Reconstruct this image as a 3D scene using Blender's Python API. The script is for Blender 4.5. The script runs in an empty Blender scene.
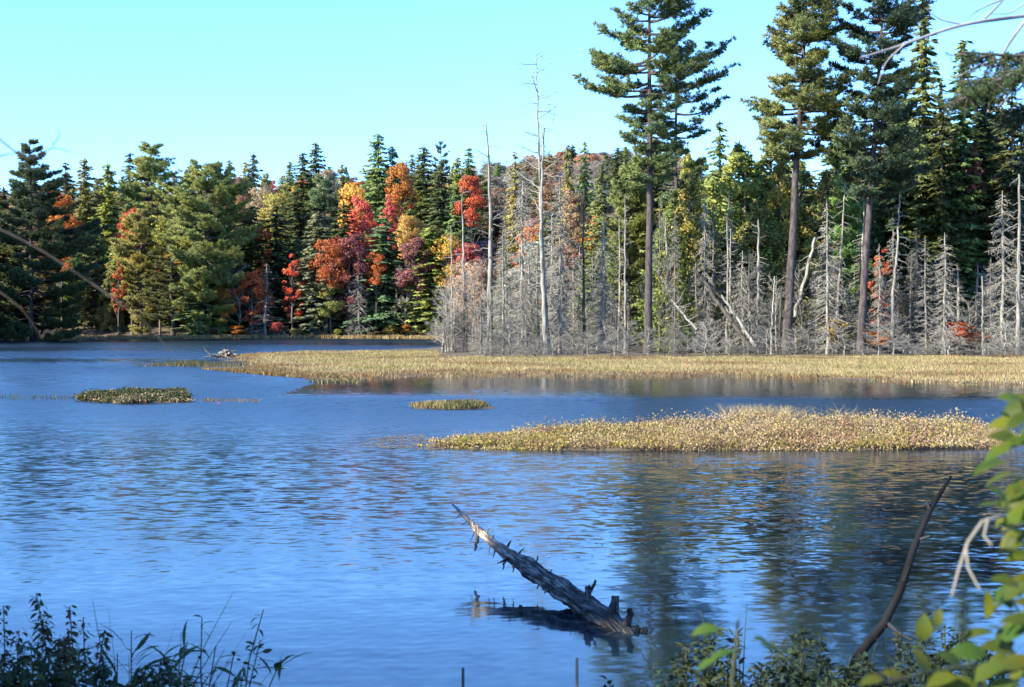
import bpy, math
import numpy as np
from mathutils import Vector
R = math.radians
PI = math.pi
S = bpy.context.scene
COL = S.collection

# ------------------------------------------------------------------ camera, sky, sun, exposure
F = 1407.0                      # focal length in pixels of the 1024 px wide picture
HOR = 317.0                     # row of the horizon
EYE = 3.0                       # eye above the water
cd = bpy.data.cameras.new('camera')
cam = bpy.data.objects.new('camera', cd)
COL.objects.link(cam)
cam.location = (0, 0, EYE)
cam.rotation_euler = (R(90), 0, 0)
cd.sensor_width = 23.6
cd.lens = F / 1024 * 23.6
cd.shift_y = -(343.5 - HOR) / 1024
cd.clip_start = 0.1
cd.clip_end = 3000
cd.dof.use_dof = True
cd.dof.focus_distance = 70
cd.dof.aperture_fstop = 6.0
S.camera = cam

SUN_ELEV, SUN_AZ = 31.0, -120.0      # azimuth clockwise from the view direction (+Y): left, a little behind
w = bpy.data.worlds.new('World')
S.world = w
w.use_nodes = True
nt = w.node_tree
sky = nt.nodes.new('ShaderNodeTexSky')
sky.sky_type = 'NISHITA'
sky.sun_disc = False
sky.sun_elevation = R(SUN_ELEV)
sky.sun_rotation = R(SUN_AZ)
sky.altitude = 300
sky.air_density = 1.0
sky.dust_density = 0.15
sky.ozone_density = 2.5
bg = nt.nodes['Background']
bg.inputs['Strength'].default_value = 0.14
wb = nt.nodes.new('ShaderNodeMix'); wb.data_type = 'RGBA'; wb.blend_type = 'MULTIPLY'; wb.inputs[0].default_value = 1
wb.inputs[7].default_value = (.53, .85, 1.30, 1)         # the camera's cool white balance
nt.links.new(sky.outputs[0], wb.inputs[6]); nt.links.new(wb.outputs[2], bg.inputs[0])
sl = bpy.data.lights.new('sun', 'SUN')
sl.energy = 5.0
sl.angle = R(0.5)
sl.color = (1.0, 0.95, 0.80)
sun = bpy.data.objects.new('sun', sl)
COL.objects.link(sun)
sd_ = Vector((math.sin(R(SUN_AZ)) * math.cos(R(SUN_ELEV)), math.cos(R(SUN_AZ)) * math.cos(R(SUN_ELEV)), math.sin(R(SUN_ELEV))))
sun.rotation_euler = sd_.to_track_quat('Z', 'Y').to_euler()
S.view_settings.view_transform = 'Standard'
S.view_settings.look = 'None'
S.view_settings.exposure = 1.5
S.view_settings.gamma = 1.0
S.view_settings.use_curve_mapping = False
S.render.engine = 'CYCLES'
S.cycles.use_denoising = True
S.cycles.max_bounces = 6
S.cycles.diffuse_bounces = 3
S.cycles.glossy_bounces = 3
S.cycles.transmission_bounces = 3
S.cycles.transparent_max_bounces = 4
S.cycles.sample_clamp_indirect = 6

# ------------------------------------------------------------------ helpers
def at(px, py, Y):
    return Vector(((px - 512) / F * Y, Y, EYE + (HOR - py) / F * Y))

def nrm(a):
    return a / np.maximum(np.linalg.norm(a, axis=-1, keepdims=True), 1e-9)

class MB:
    """collects quads, builds one mesh"""
    def __init__(self):
        self.v, self.f, self.m, self.n = [], [], [], 0
    def add(self, v, f, m=0):
        v = np.asarray(v, float).reshape(-1, 3)
        f = np.asarray(f, np.int64).reshape(-1, 4)
        self.v.append(v); self.f.append(f + self.n); self.m.append(np.full(len(f), m, np.int32))
        self.n += len(v)
    def rhombs(self, C, U, V, m=0):
        C = np.asarray(C); n = len(C)
        v = np.stack([C - U, C - V, C + U, C + V], 1).reshape(-1, 3)
        self.add(v, np.arange(n * 4).reshape(n, 4), m)
    def tubes(self, P, Rr, sides=3, m=0):
        """P (B,K,3), Rr (B,K)"""
        P = np.asarray(P, float); Rr = np.asarray(Rr, float)
        if P.ndim == 2: P = P[None]; Rr = Rr[None]
        B, K, _ = P.shape
        T = np.empty_like(P)
        T[:, 1:-1] = P[:, 2:] - P[:, :-2]; T[:, 0] = P[:, 1] - P[:, 0]; T[:, -1] = P[:, -1] - P[:, -2]
        T = nrm(T)
        mean = nrm(P[:, -1] - P[:, 0])
        ref = np.where(np.abs(mean[:, 2:3]) > 0.7, np.array([[1., 0, 0]]), np.array([[0, 0, 1.]]))[:, None, :]
        N = nrm(np.cross(T, np.broadcast_to(ref, T.shape))); Bn = np.cross(T, N)
        a = np.arange(sides) * 2 * PI / sides
        v = P[:, :, None] + Rr[:, :, None, None] * (np.cos(a)[None, None, :, None] * N[:, :, None] + np.sin(a)[None, None, :, None] * Bn[:, :, None])
        b, k, s = np.meshgrid(np.arange(B), np.arange(K - 1), np.arange(sides), indexing='ij')
        s2 = (s + 1) % sides
        i = lambda b, k, s: (b * K + k) * sides + s
        f = np.stack([i(b, k, s), i(b, k, s2), i(b, k + 1, s2), i(b, k + 1, s)], -1).reshape(-1, 4)
        self.add(v.reshape(-1, 3), f, m)
    def leaves(self, B, D, N, L, W, fold=0.15, m=0):
        """pointed oval leaves: base B, direction D, normal N, length L, width W (arrays)"""
        B = np.asarray(B, float); n = len(B)
        D = nrm(np.asarray(D, float)); Sd = nrm(np.cross(D, N)); Nn = np.cross(Sd, D)
        L = np.broadcast_to(np.asarray(L, float), (n,)); W = np.broadcast_to(np.asarray(W, float), (n,))
        ts = np.array([0, .22, .5, .78, 1.]); ws = np.array([.04, .38, .5, .33, .02]); dr = np.array([0, .03, .0, -.08, -.2])
        v = np.empty((n, 5, 3, 3))
        for i in range(5):
            c = B + D * (L * ts[i])[:, None] + Nn * (L * dr[i])[:, None]
            e = Sd * (W * ws[i])[:, None]; up = Nn * (W * ws[i] * fold * 2)[:, None]
            v[:, i, 0] = c - e + up; v[:, i, 1] = c; v[:, i, 2] = c + e + up
        q = []
        for i in range(4):
            for j in range(2):
                q.append([i * 3 + j, i * 3 + j + 1, (i + 1) * 3 + j + 1, (i + 1) * 3 + j])
        f = (np.arange(n)[:, None, None] * 15 + np.array(q)[None]).reshape(-1, 4)
        self.add(v.reshape(-1, 3), f, m)
    def blades(self, B, D, H, W, bend, m=0, segs=3):
        """grass blades: base, horizontal lean direction, height, width, bend"""
        B = np.asarray(B, float); n = len(B); W = np.broadcast_to(np.asarray(W, float), (n,))
        ang = np.random.default_rng(n).uniform(0, PI, n)
        Sd = np.stack([np.cos(ang), np.sin(ang), 0 * ang], 1)
        v = np.empty((n, segs + 1, 2, 3))
        for i in range(segs + 1):
            t = i / segs
            c = B + D * (H * bend * t * t)[:, None]
            c[:, 2] += H * (t - 0.35 * bend * t * t)
            e = Sd * (W * (1 - 0.85 * t ** 1.5) * 0.5)[:, None]
            v[:, i, 0] = c - e; v[:, i, 1] = c + e
        k = np.arange(segs)
        q = np.stack([2 * k, 2 * k + 1, 2 * k + 3, 2 * k + 2], 1)
        f = (np.arange(n)[:, None, None] * 2 * (segs + 1) + q[None]).reshape(-1, 4)
        self.add(v.reshape(-1, 3), f, m)
    def mesh(self, name, mats, smooth=False):
        me = bpy.data.meshes.new(name)
        v = np.concatenate(self.v) if self.v else np.zeros((0, 3)); f = np.concatenate(self.f) if self.f else np.zeros((0, 4), int)
        me.vertices.add(len(v)); me.vertices.foreach_set('co', v.astype(np.float32).ravel())
        me.loops.add(len(f) * 4); me.loops.foreach_set('vertex_index', f.astype(np.int32).ravel())
        me.polygons.add(len(f)); me.polygons.foreach_set('loop_start', np.arange(len(f), dtype=np.int32) * 4)
        me.polygons.foreach_set('material_index', np.concatenate(self.m) if self.m else np.zeros(0, np.int32))
        if smooth: me.polygons.foreach_set('use_smooth', np.ones(len(f), bool))
        me.update(calc_edges=True)
        for mm in (mats if isinstance(mats, (list, tuple)) else [mats]): me.materials.append(mm)
        return me

def link(name, data, parent=None, color=None):
    o = bpy.data.objects.new(name, data)
    COL.objects.link(o)
    if parent: o.parent = parent
    if color: o.color = (*color, 1)
    return o
def tag(o, label=None, cat=None, group=None, kind=None):
    if label: o['label'] = label
    if cat: o['category'] = cat
    if group: o['group'] = group
    if kind: o['kind'] = kind
    return o
def thing(name, label, cat, loc=(0, 0, 0), group=None, rz=0.0):
    o = link(name, None)
    o.empty_display_size = 0.2
    o.location = loc; o.rotation_euler = (0, 0, rz)
    return tag(o, label, cat, group)

# ------------------------------------------------------------------ materials
def mat(name):
    m = bpy.data.materials.new(name); m.use_nodes = True
    t = m.node_tree
    return m, t.nodes, t.links, t.nodes['Principled BSDF']
def ramp(N, stops):
    r = N.new('ShaderNodeValToRGB'); e = r.color_ramp.elements
    while len(e) < len(stops): e.new(0.5)
    for i, (p, c) in enumerate(stops):
        e[i].position = p; e[i].color = (*c, 1) if len(c) == 3 else c
    return r

def foliage_mat(name, base=None, hue=0.02, val=0.45, trans=0.25, patch=0.5, patch_scale=0.5, patch_tint=(1.5, 1.25, 0.6), rough=0.6, spec=0.2, crown=0.0):
    m, N, L, P = mat(name)
    if base is None:
        src = N.new('ShaderNodeObjectInfo').outputs['Color']
    else:
        n = N.new('ShaderNodeRGB'); n.outputs[0].default_value = (*base, 1); src = n.outputs[0]
    g = N.new('ShaderNodeNewGeometry')
    hs = N.new('ShaderNodeHueSaturation')
    mr = N.new('ShaderNodeMapRange'); mr.inputs[3].default_value = 0.5 - hue; mr.inputs[4].default_value = 0.5 + hue
    L.new(g.outputs['Random Per Island'], mr.inputs[0]); L.new(mr.outputs[0], hs.inputs['Hue'])
    fr = N.new('ShaderNodeMath'); fr.operation = 'MULTIPLY'; fr.inputs[1].default_value = 37.7
    f2 = N.new('ShaderNodeMath'); f2.operation = 'FRACT'
    L.new(g.outputs['Random Per Island'], fr.inputs[0]); L.new(fr.outputs[0], f2.inputs[0])
    mv = N.new('ShaderNodeMapRange'); mv.inputs[3].default_value = 1 - val; mv.inputs[4].default_value = 1 + val
    L.new(f2.outputs[0], mv.inputs[0]); L.new(mv.outputs[0], hs.inputs['Value'])
    # patches of warmer / younger growth
    tc = N.new('ShaderNodeTexCoord'); oi = N.new('ShaderNodeObjectInfo')
    add = N.new('ShaderNodeVectorMath'); add.operation = 'MULTIPLY_ADD'
    mul = N.new('ShaderNodeVectorMath'); mul.operation = 'SCALE'; mul.inputs['Scale'].default_value = 50
    cmb = N.new('ShaderNodeCombineXYZ'); L.new(oi.outputs['Random'], cmb.inputs[0]); L.new(oi.outputs['Random'], cmb.inputs[2])
    L.new(cmb.outputs[0], mul.inputs[0])
    ad2 = N.new('ShaderNodeVectorMath'); ad2.operation = 'ADD'
    L.new(tc.outputs['Object'], ad2.inputs[0]); L.new(mul.outputs[0], ad2.inputs[1])
    nz = N.new('ShaderNodeTexNoise'); nz.inputs['Scale'].default_value = patch_scale; nz.inputs['Detail'].default_value = 2
    L.new(ad2.outputs[0], nz.inputs['Vector'])
    rp = ramp(N, [(0.42, (0, 0, 0)), (0.66, (1, 1, 1))]); L.new(nz.outputs['Fac'], rp.inputs[0])
    mf = N.new('ShaderNodeMath'); mf.operation = 'MULTIPLY'; mf.inputs[1].default_value = patch; L.new(rp.outputs[0], mf.inputs[0])
    mx = N.new('ShaderNodeMix'); mx.data_type = 'RGBA'; mx.blend_type = 'MULTIPLY'
    L.new(mf.outputs[0], mx.inputs[0]); L.new(src, mx.inputs[6]); mx.inputs[7].default_value = (*patch_tint, 1)
    mx.clamp_result = False
    L.new(mx.outputs[2], hs.inputs['Color'])
    N.remove(add)
    L.new(hs.outputs[0], P.inputs['Base Color'])
    P.inputs['Roughness'].default_value = rough
    P.inputs['Specular IOR Level'].default_value = spec
    if crown:       # needle and leaf masses shade like a rough rounded volume, not like loose flat flakes
        m1 = N.new('ShaderNodeVectorMath'); m1.operation = 'MULTIPLY'; m1.inputs[1].default_value = (1, 1, 0); L.new(tc.outputs['Object'], m1.inputs[0])
        m2 = N.new('ShaderNodeVectorMath'); m2.operation = 'ADD'; m2.inputs[1].default_value = (0, 0, .9); L.new(m1.outputs[0], m2.inputs[0])
        vt = N.new('ShaderNodeVectorTransform'); vt.vector_type = 'VECTOR'; vt.convert_from = 'OBJECT'; vt.convert_to = 'WORLD'; L.new(m2.outputs[0], vt.inputs[0])
        nm = N.new('ShaderNodeVectorMath'); nm.operation = 'NORMALIZE'; L.new(vt.outputs[0], nm.inputs[0])
        sc_ = N.new('ShaderNodeVectorMath'); sc_.operation = 'SCALE'; sc_.inputs['Scale'].default_value = crown; L.new(nm.outputs[0], sc_.inputs[0])
        s2_ = N.new('ShaderNodeVectorMath'); s2_.operation = 'SCALE'; s2_.inputs['Scale'].default_value = 1 - crown; L.new(g.outputs['Normal'], s2_.inputs[0])
        a_ = N.new('ShaderNodeVectorMath'); a_.operation = 'ADD'; L.new(sc_.outputs[0], a_.inputs[0]); L.new(s2_.outputs[0], a_.inputs[1])
        n_ = N.new('ShaderNodeVectorMath'); n_.operation = 'NORMALIZE'; L.new(a_.outputs[0], n_.inputs[0]); L.new(n_.outputs[0], P.inputs['Normal'])
    tr = N.new('ShaderNodeBsdfTranslucent'); L.new(hs.outputs[0], tr.inputs['Color'])
    ms = N.new('ShaderNodeMixShader'); ms.inputs[0].default_value = trans
    L.new(P.outputs[0], ms.inputs[1]); L.new(tr.outputs[0], ms.inputs[2])
    L.new(ms.outputs[0], N['Material Output'].inputs['Surface'])
    return m

def bark_mat(name, c1=None, c2=None, scale=(6, 6, 0.8), bump=0.3, rough=0.85, objcol=False):
    m, N, L, P = mat(name)
    tc = N.new('ShaderNodeTexCoord'); mp = N.new('ShaderNodeMapping'); mp.inputs['Scale'].default_value = scale
    L.new(tc.outputs['Object'], mp.inputs[0])
    nz = N.new('ShaderNodeTexNoise'); nz.inputs['Scale'].default_value = 1.0; nz.inputs['Detail'].default_value = 5
    L.new(mp.outputs[0], nz.inputs['Vector'])
    if objcol:
        oi = N.new('ShaderNodeObjectInfo')
        r = ramp(N, [(0.36, (0.22, 0.21, 0.2)), (0.46, (0.7, 0.68, 0.66)), (0.6, (1.0, 1.0, 1.0)), (0.75, (1.2, 1.18, 1.15))])
        mx = N.new('ShaderNodeMix'); mx.data_type = 'RGBA'; mx.blend_type = 'MULTIPLY'; mx.inputs[0].default_value = 1
        L.new(oi.outputs['Color'], mx.inputs[6]); L.new(nz.outputs['Fac'], r.inputs[0]); L.new(r.outputs[0], mx.inputs[7])
        L.new(mx.outputs[2], P.inputs['Base Color'])
    else:
        r = ramp(N, [(0.32, c1), (0.68, c2)]); L.new(nz.outputs['Fac'], r.inputs[0]); L.new(r.outputs[0], P.inputs['Base Color'])
    b = N.new('ShaderNodeBump'); b.inputs['Strength'].default_value = bump; b.inputs['Distance'].default_value = 0.05
    L.new(nz.outputs['Fac'], b.inputs['Height']); L.new(b.outputs[0], P.inputs['Normal'])
    P.inputs['Roughness'].default_value = rough; P.inputs['Specular IOR Level'].default_value = 0.2
    return m

M_CON = foliage_mat('conifer_needles', hue=0.02, val=0.4, trans=0.3, patch=0.55, patch_scale=0.35, crown=.62)
M_PINE = foliage_mat('pine_needles', hue=0.02, val=0.4, trans=0.3, patch=0.7, patch_scale=0.22, patch_tint=(1.45, 1.15, 0.55), crown=.55)
M_LEAF = foliage_mat('autumn_leaves', hue=0.03, val=0.4, trans=0.35, patch=0.6, patch_scale=0.45, patch_tint=(1.2, 0.85, 0.6), crown=.5)
M_BARK = bark_mat('dark_bark', (0.06, 0.045, 0.04), (0.19, 0.15, 0.135))
M_PBARK = bark_mat('pine_bark', (0.028, 0.022, 0.021), (0.105, 0.082, 0.074), scale=(5, 5, 1.6))
M_DEAD = bark_mat('weathered_wood', objcol=True, scale=(5, 5, 0.7))
M_TWIG, _N, _L, _P = mat('grey_twigs')
_oi = _N.new('ShaderNodeObjectInfo'); _L.new(_oi.outputs['Color'], _P.inputs['Base Color']); _P.inputs['Roughness'].default_value = 0.9; _P.inputs['Specular IOR Level'].default_value = 0.1

# ------------------------------------------------------------------ land: shore lines in metres, one height sheet
PENIN = [(-20, 102), (-17.5, 93), (-15.2, 83), (-12.6, 74.5), (-9.5, 68), (-7.2, 68), (-5.2, 71.5), (-2.5, 70.5), (-0.5, 73), (3, 71), (6.4, 70), (10, 72), (14, 68.5),
         (18, 66.5), (22.6, 62), (30, 58), (60, 48), (300, 40), (300, 1000), (-500, 1000), (-500, 90), (-150, 100), (-90, 128), (-74, 150), (-67, 172), (-66, 182), (-55, 188), (-40, 190),
         (-30, 193), (-20, 192), (-9.2, 190), (-7.8, 165), (-6.9, 145), (-8, 136), (-12, 127), (-17.9, 119), (-20, 113), (-20.9, 107)]
BANK = [(-80, -60), (80, -60), (80, 20), (20, 13), (12, 9), (5, 6.6), (2, 5.6), (-2, 5.6), (-4, 6), (-7, 14), (-12, 25), (-25, 34), (-80, 45)]
ISLE = [(-2.3, 32.5), (0.2, 31.8), (4.2, 31.5), (7.7, 31.7), (11.0, 32.0), (12.2, 33.4), (12.5, 36.4), (8.9, 37.0), (4.9, 36.6), (1.3, 35.4), (-1.0, 34.0)]
MAT_ = [(-15.6, 50.5), (-13.4, 48.6), (-11.4, 49.4), (-11.9, 51.6), (-13.0, 55.5), (-16.0, 54.5)]
TUFT = [(-3.4, 46.4), (-2, 45.5), (-0.7, 46.2), (-1.2, 47.6), (-3, 47.6)]

def sdist(P, poly):
    """signed distance, positive inside"""
    P = np.asarray(P, float); A = np.array(poly, float); Bp = np.roll(A, -1, 0)
    d = np.full(len(P), 1e9); ins = np.zeros(len(P), bool)
    for a, b in zip(A, Bp):
        e = b - a; q = P - a
        t = np.clip((q @ e) / (e @ e), 0, 1)
        d = np.minimum(d, np.hypot(*(q - t[:, None] * e).T))
        c = (a[1] > P[:, 1]) != (b[1] > P[:, 1])
        with np.errstate(divide='ignore', invalid='ignore'):
            xi = a[0] + (P[:, 1] - a[1]) * e[0] / e[1]
        ins ^= c & (P[:, 0] < xi)
    return np.where(ins, d, -d)

def wob(x, y):
    return np.sin(x * .9 + 1.3 * np.sin(y * .7)) * .35 + np.sin(y * 1.1 + .8 * np.sin(x * .5) + 2) * .35 + np.sin(x * 2.3 + y * 1.7) * .15

def ground_np(x, y):
    P = np.stack([x, y], 1)
    wv = wob(x, y)
    s1 = sdist(P, PENIN) + wv * np.clip(y / 90, .2, 1.2)
    s2 = sdist(P, BANK) + wv * .15
    s3 = np.maximum(np.maximum(sdist(P, ISLE) + wv * .4, sdist(P, MAT_) + wv * .3), sdist(P, TUFT) + wv * .3)
    ridge = y - 204 + 8 * np.sin(x * .03 + 1) + 5 * np.sin(x * .071)
    hill = 0.25 * np.clip(ridge, 0, 86) + 0.12 * np.clip(ridge - 86, 0, 200) - 0.1 * np.maximum(ridge - 320, 0)
    hill = hill * (1 + .12 * np.sin(x * .021 + .5)) + np.where(ridge > 0, np.minimum(ridge / 20, 1) * wob(x * .1, y * .1) * 1.5, 0)
    z1 = np.where(s1 > 0, .05 + .1 * (1 - np.exp(-s1 / 14)) + np.maximum(hill, 0) * (s1 > 0), np.maximum(s1 * .25, -1.2))
    z2 = np.where(s2 > 0, 1.38 * np.clip(s2 / 1.7, 0, 1) ** .7 + .05 + .012 * np.minimum(s2, 30), np.maximum(s2 * .4, -1.2))
    z3 = np.where(s3 > 0, .05 + .08 * (1 - np.exp(-s3)), np.maximum(s3 * .4, -1.2))
    return np.maximum(np.maximum(z1, z2), z3)
def ground(x, y):
    return float(ground_np(np.array([float(x)]), np.array([float(y)]))[0])

def grid_axis(parts):
    out = []
    for a, b, st in parts: out += list(np.arange(a, b, st))
    out.append(parts[-1][1]); return np.array(out)
gx = grid_axis([(-500, -120, 12), (-120, -30, 2.5), (-30, 40, .6), (40, 120, 2.5), (120, 300, 10)])
gy = grid_axis([(-60, -4, 4), (-4, 16, .4), (16, 30, 1), (30, 60, .6), (60, 125, .8), (125, 200, 1), (200, 300, 3), (300, 1000, 14)])
X, Yg = np.meshgrid(gx, gy, indexing='ij')
Z = ground_np(X.ravel(), Yg.ravel())
mb = MB()
nx, ny = len(gx), len(gy)
ii, jj = np.meshgrid(np.arange(nx - 1), np.arange(ny - 1), indexing='ij')
k = lambda i, j: i * ny + j
mb.add(np.stack([X.ravel(), Yg.ravel(), Z], 1), np.stack([k(ii, jj), k(ii + 1, jj), k(ii + 1, jj + 1), k(ii, jj + 1)], -1).reshape(-1, 4))
m, N, L, P = mat('soil_and_litter')
g = N.new('ShaderNodeNewGeometry')
nz = N.new('ShaderNodeTexNoise'); nz.inputs['Scale'].default_value = .6; nz.inputs['Detail'].default_value = 8; L.new(g.outputs['Position'], nz.inputs['Vector'])
r = ramp(N, [(.3, (.03, .02, .012)), (.5, (.085, .06, .03)), (.7, (.16, .115, .055))]); L.new(nz.outputs['Fac'], r.inputs[0]); L.new(r.outputs[0], P.inputs['Base Color'])
b = N.new('ShaderNodeBump'); b.inputs['Strength'].default_value = .6; L.new(nz.outputs['Fac'], b.inputs['Height']); L.new(b.outputs[0], P.inputs['Normal'])
P.inputs['Roughness'].default_value = .95
tag(link('ground', mb.mesh('ground', m, True)), kind='structure')

WAVE_SLOPE = .10
# water: a sheet with real low waves; the finest ripples are slopes added to its normal
m, N, L, P = mat('pond_water')
g = N.new('ShaderNodeNewGeometry')
def vscale(v, s):
    n = N.new('ShaderNodeMapping'); n.inputs['Scale'].default_value = s; L.new(v, n.inputs[0]); return n.outputs[0]
def noise(v, sc, det=2.0, dist=0.0):
    n = N.new('ShaderNodeTexNoise'); n.inputs['Scale'].default_value = sc; n.inputs['Detail'].default_value = det; n.inputs['Distortion'].default_value = dist
    L.new(v, n.inputs['Vector']); return n
def vmath(op, a, b=None, s=None):
    n = N.new('ShaderNodeVectorMath'); n.operation = op
    L.new(a, n.inputs[0])
    if b is not None:
        if isinstance(b, tuple): n.inputs[1].default_value = b
        else: L.new(b, n.inputs[1])
    if s is not None:
        if isinstance(s, (int, float)): n.inputs['Scale'].default_value = s
        else: L.new(s, n.inputs['Scale'])
    return n.outputs[0]
def fmath(op, a, b):
    n = N.new('ShaderNodeMath'); n.operation = op
    for i, q in enumerate((a, b)):
        if isinstance(q, (int, float)): n.inputs[i].default_value = q
        else: L.new(q, n.inputs[i])
    return n.outputs[0]
pos = g.outputs['Position']
n1 = noise(vscale(pos, (.5, 1, 1)), 7.5, 3)
n2 = noise(vscale(pos, (.4, 1, 1)), 2.4, 2, .4)
n3 = noise(vscale(pos, (.12, 1, 1)), 4.0, 1)           # long low swells near the bank
sep = N.new('ShaderNodeSeparateXYZ'); L.new(pos, sep.inputs[0])
yr = fmath('DIVIDE', sep.outputs[1], 200)
# how ruffled the water is, by place: calm by the near bank, breezy in the middle, calm under the far shores
rp = ramp(N, [(.0, (.1,) * 3), (.07, (.13,) * 3), (.11, (.85,) * 3), (.17, (1,) * 3), (.23, (1,) * 3), (.28, (1,) * 3), (.30, (.5,) * 3), (.33, (.28,) * 3), (.42, (.3,) * 3), (.55, (1.0,) * 3), (.80, (1.0,) * 3), (.97, (.8,) * 3)])
L.new(yr, rp.inputs[0])
wind = noise(vscale(pos, (.05, .16, 1)), 1.0, 3)
rw = ramp(N, [(.35, (.55,) * 3), (.62, (1.2,) * 3)]); L.new(wind.outputs['Fac'], rw.inputs[0])
amp = fmath('MULTIPLY', rp.outputs[0], rw.outputs[0])
s1 = vmath('SCALE', vmath('SUBTRACT', n1.outputs['Color'], (.5, .5, .5)), s=fmath('MULTIPLY', amp, .36))
s2 = vmath('SCALE', vmath('SUBTRACT', n2.outputs['Color'], (.5, .5, .5)), s=fmath('MULTIPLY', amp, .10))
s3 = vmath('SCALE', vmath('SUBTRACT', n3.outputs['Color'], (.5, .5, .5)), s=.03)
tot = vmath('ADD', vmath('ADD', s1, s2), s3)
tot = vmath('MULTIPLY', tot, (1, 1, 0))
nn = vmath('NORMALIZE', vmath('ADD', tot, g.outputs['Normal']))
L.new(nn, P.inputs['Normal'])
P.inputs['Base Color'].default_value = (.006, .015, .022, 1); P.inputs['Specular IOR Level'].default_value = 1.0
ra = N.new('ShaderNodeAttribute'); ra.attribute_name = 'ruffle'
rm = N.new('ShaderNodeMapRange'); rm.inputs[1].default_value = 0; rm.inputs[2].default_value = 1.3; rm.inputs[3].default_value = .05; rm.inputs[4].default_value = .34      # ripples too fine to model
L.new(ra.outputs['Fac'], rm.inputs[0]); L.new(rm.outputs[0], P.inputs['Roughness'])
P.inputs['IOR'].default_value = 1.33
def calm(x, y):
    """how ruffled the surface is, by place: calm by the near bank and in the lee of the far shore"""
    c = np.interp(y, [10, 15.5, 19, 24, 40, 110, 140, 200], [.10, .14, .55, .9, 1.05, 1.15, 1.25, 1.2])
    lee = -sdist(np.stack([x, y], 1), [q for q in PENIN if q[1] < 140] + [(-9, 140)])
    c = c * np.where((y < 75) & (x > -9), np.interp(lee, [1, 4.5, 8], [.15, .35, 1]), 1)
    gust = .5 + .5 * np.sin(y * .16 + 1.4 * np.sin(x * .045) + .8 * np.sin(y * .07 + x * .02)) * np.sin(x * .05 + 1 + .9 * np.sin(y * .05))
    right = np.clip((x / np.maximum(y, 1) - .02) / .08, 0, 1) * np.clip((33 - y) / 6, 0, 1)
    return c * (.45 + .95 * gust) * (1 - .87 * right)
ys = [12.0]
while ys[-1] < 215: ys.append(ys[-1] + .034 + .0006 * ys[-1])
ys = np.array([-60, 2, 6, 9] + list(np.arange(10, 12, .06)) + ys + [300]); us = np.linspace(-1, 1, 460)
Xw = us[None] * (.45 * np.maximum(ys, 5)[:, None] + 4); Yw = np.repeat(ys[:, None], len(us), 1)
Yw[5:-2] += np.random.default_rng(2).uniform(-.02, .02, Yw[5:-2].shape)
gw = np.random.default_rng(12); Zw = np.zeros_like(Xw); am = calm(Xw.ravel(), Yw.ravel()).reshape(Xw.shape); dy = .034 + .0006 * np.maximum(Yw, 0)
NWV = 64
for i in range(NWV):
    lam = .14 * (1.9 / .14) ** ((i / (NWV - 1)) ** 1.9); th = gw.normal(PI / 2 + .2, .8); kx, ky = math.cos(th) * 2 * PI / lam, math.sin(th) * 2 * PI / lam
    sl_ = WAVE_SLOPE * math.sqrt(2 / NWV)
    ph_ = gw.uniform(0, 2 * PI) + 1.2 * np.sin(Xw * gw.uniform(.05, .4) + gw.uniform(0, 6)) + .9 * np.sin(Yw * gw.uniform(.05, .3) + gw.uniform(0, 6))
    Zw += np.clip(lam / (3.2 * dy) - .25, 0, 1) * (np.interp(Yw, [30, 60, 110], [.05, .75, 1.6]) if lam > .38 else np.interp(Yw, [15, 45], [.35, 1.2]) if lam > .24 else np.interp(Yw, [15, 60], [1.2, 1.5])) * sl_ * lam / (2 * PI) * np.sin(kx * Xw + ky * Yw + ph_)
Zw *= am; Zw[:5] = 0; Zw[-1] = 0; Zw[:, 0] = 0; Zw[:, -1] = 0
Xw = np.concatenate([np.full((len(ys), 1), -500), Xw, np.full((len(ys), 1), 300)], 1); Yw = np.concatenate([ys[:, None], Yw, ys[:, None]], 1); Zw = np.pad(Zw, ((0, 0), (1, 1)))
nr, nc = Xw.shape; ii, jj = np.meshgrid(np.arange(nr - 1), np.arange(nc - 1), indexing='ij'); k = lambda i, j: i * nc + j
mb = MB(); mb.add(np.stack([Xw, Yw, Zw], -1), np.stack([k(ii, jj), k(ii, jj + 1), k(ii + 1, jj + 1), k(ii + 1, jj)], -1).reshape(-1, 4))
me = mb.mesh('water', m, True); A_ = me.attributes.new('ruffle', 'FLOAT', 'POINT'); A_.data.foreach_set('value', np.pad(am, ((0, 0), (1, 1)), mode='edge').astype(np.float32).ravel())
tag(link('water', me), kind='structure')

# ------------------------------------------------------------------ tree kinds (meshes built once, in metres)
def trunk_mesh(H, r0, mat_, seed, sides=8, bend=.15, rtop=.03, K=14, lean=(0, 0)):
    g = np.random.default_rng(seed)
    t = np.linspace(0, 1, K)
    P = np.zeros((K, 3)); P[:, 2] = t * H - .3 * (t == 0)
    P[:, 0] = lean[0] * t + np.cumsum(g.normal(0, bend / 3, K)) * (t > 0) * (1 - .6 * t)
    P[:, 1] = lean[1] * t + np.cumsum(g.normal(0, bend / 3, K)) * (t > 0) * (1 - .6 * t)
    rr = r0 * (1 - t) ** .75 + rtop; rr[0] *= 1.35; rr[1] *= 1.05
    mb = MB(); mb.tubes(P, rr, sides)
    return mb, P
def axis_at(P, z):
    return np.stack([np.interp(z, P[:, 2], P[:, 0]), np.interp(z, P[:, 2], P[:, 1]), z], -1)

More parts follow.
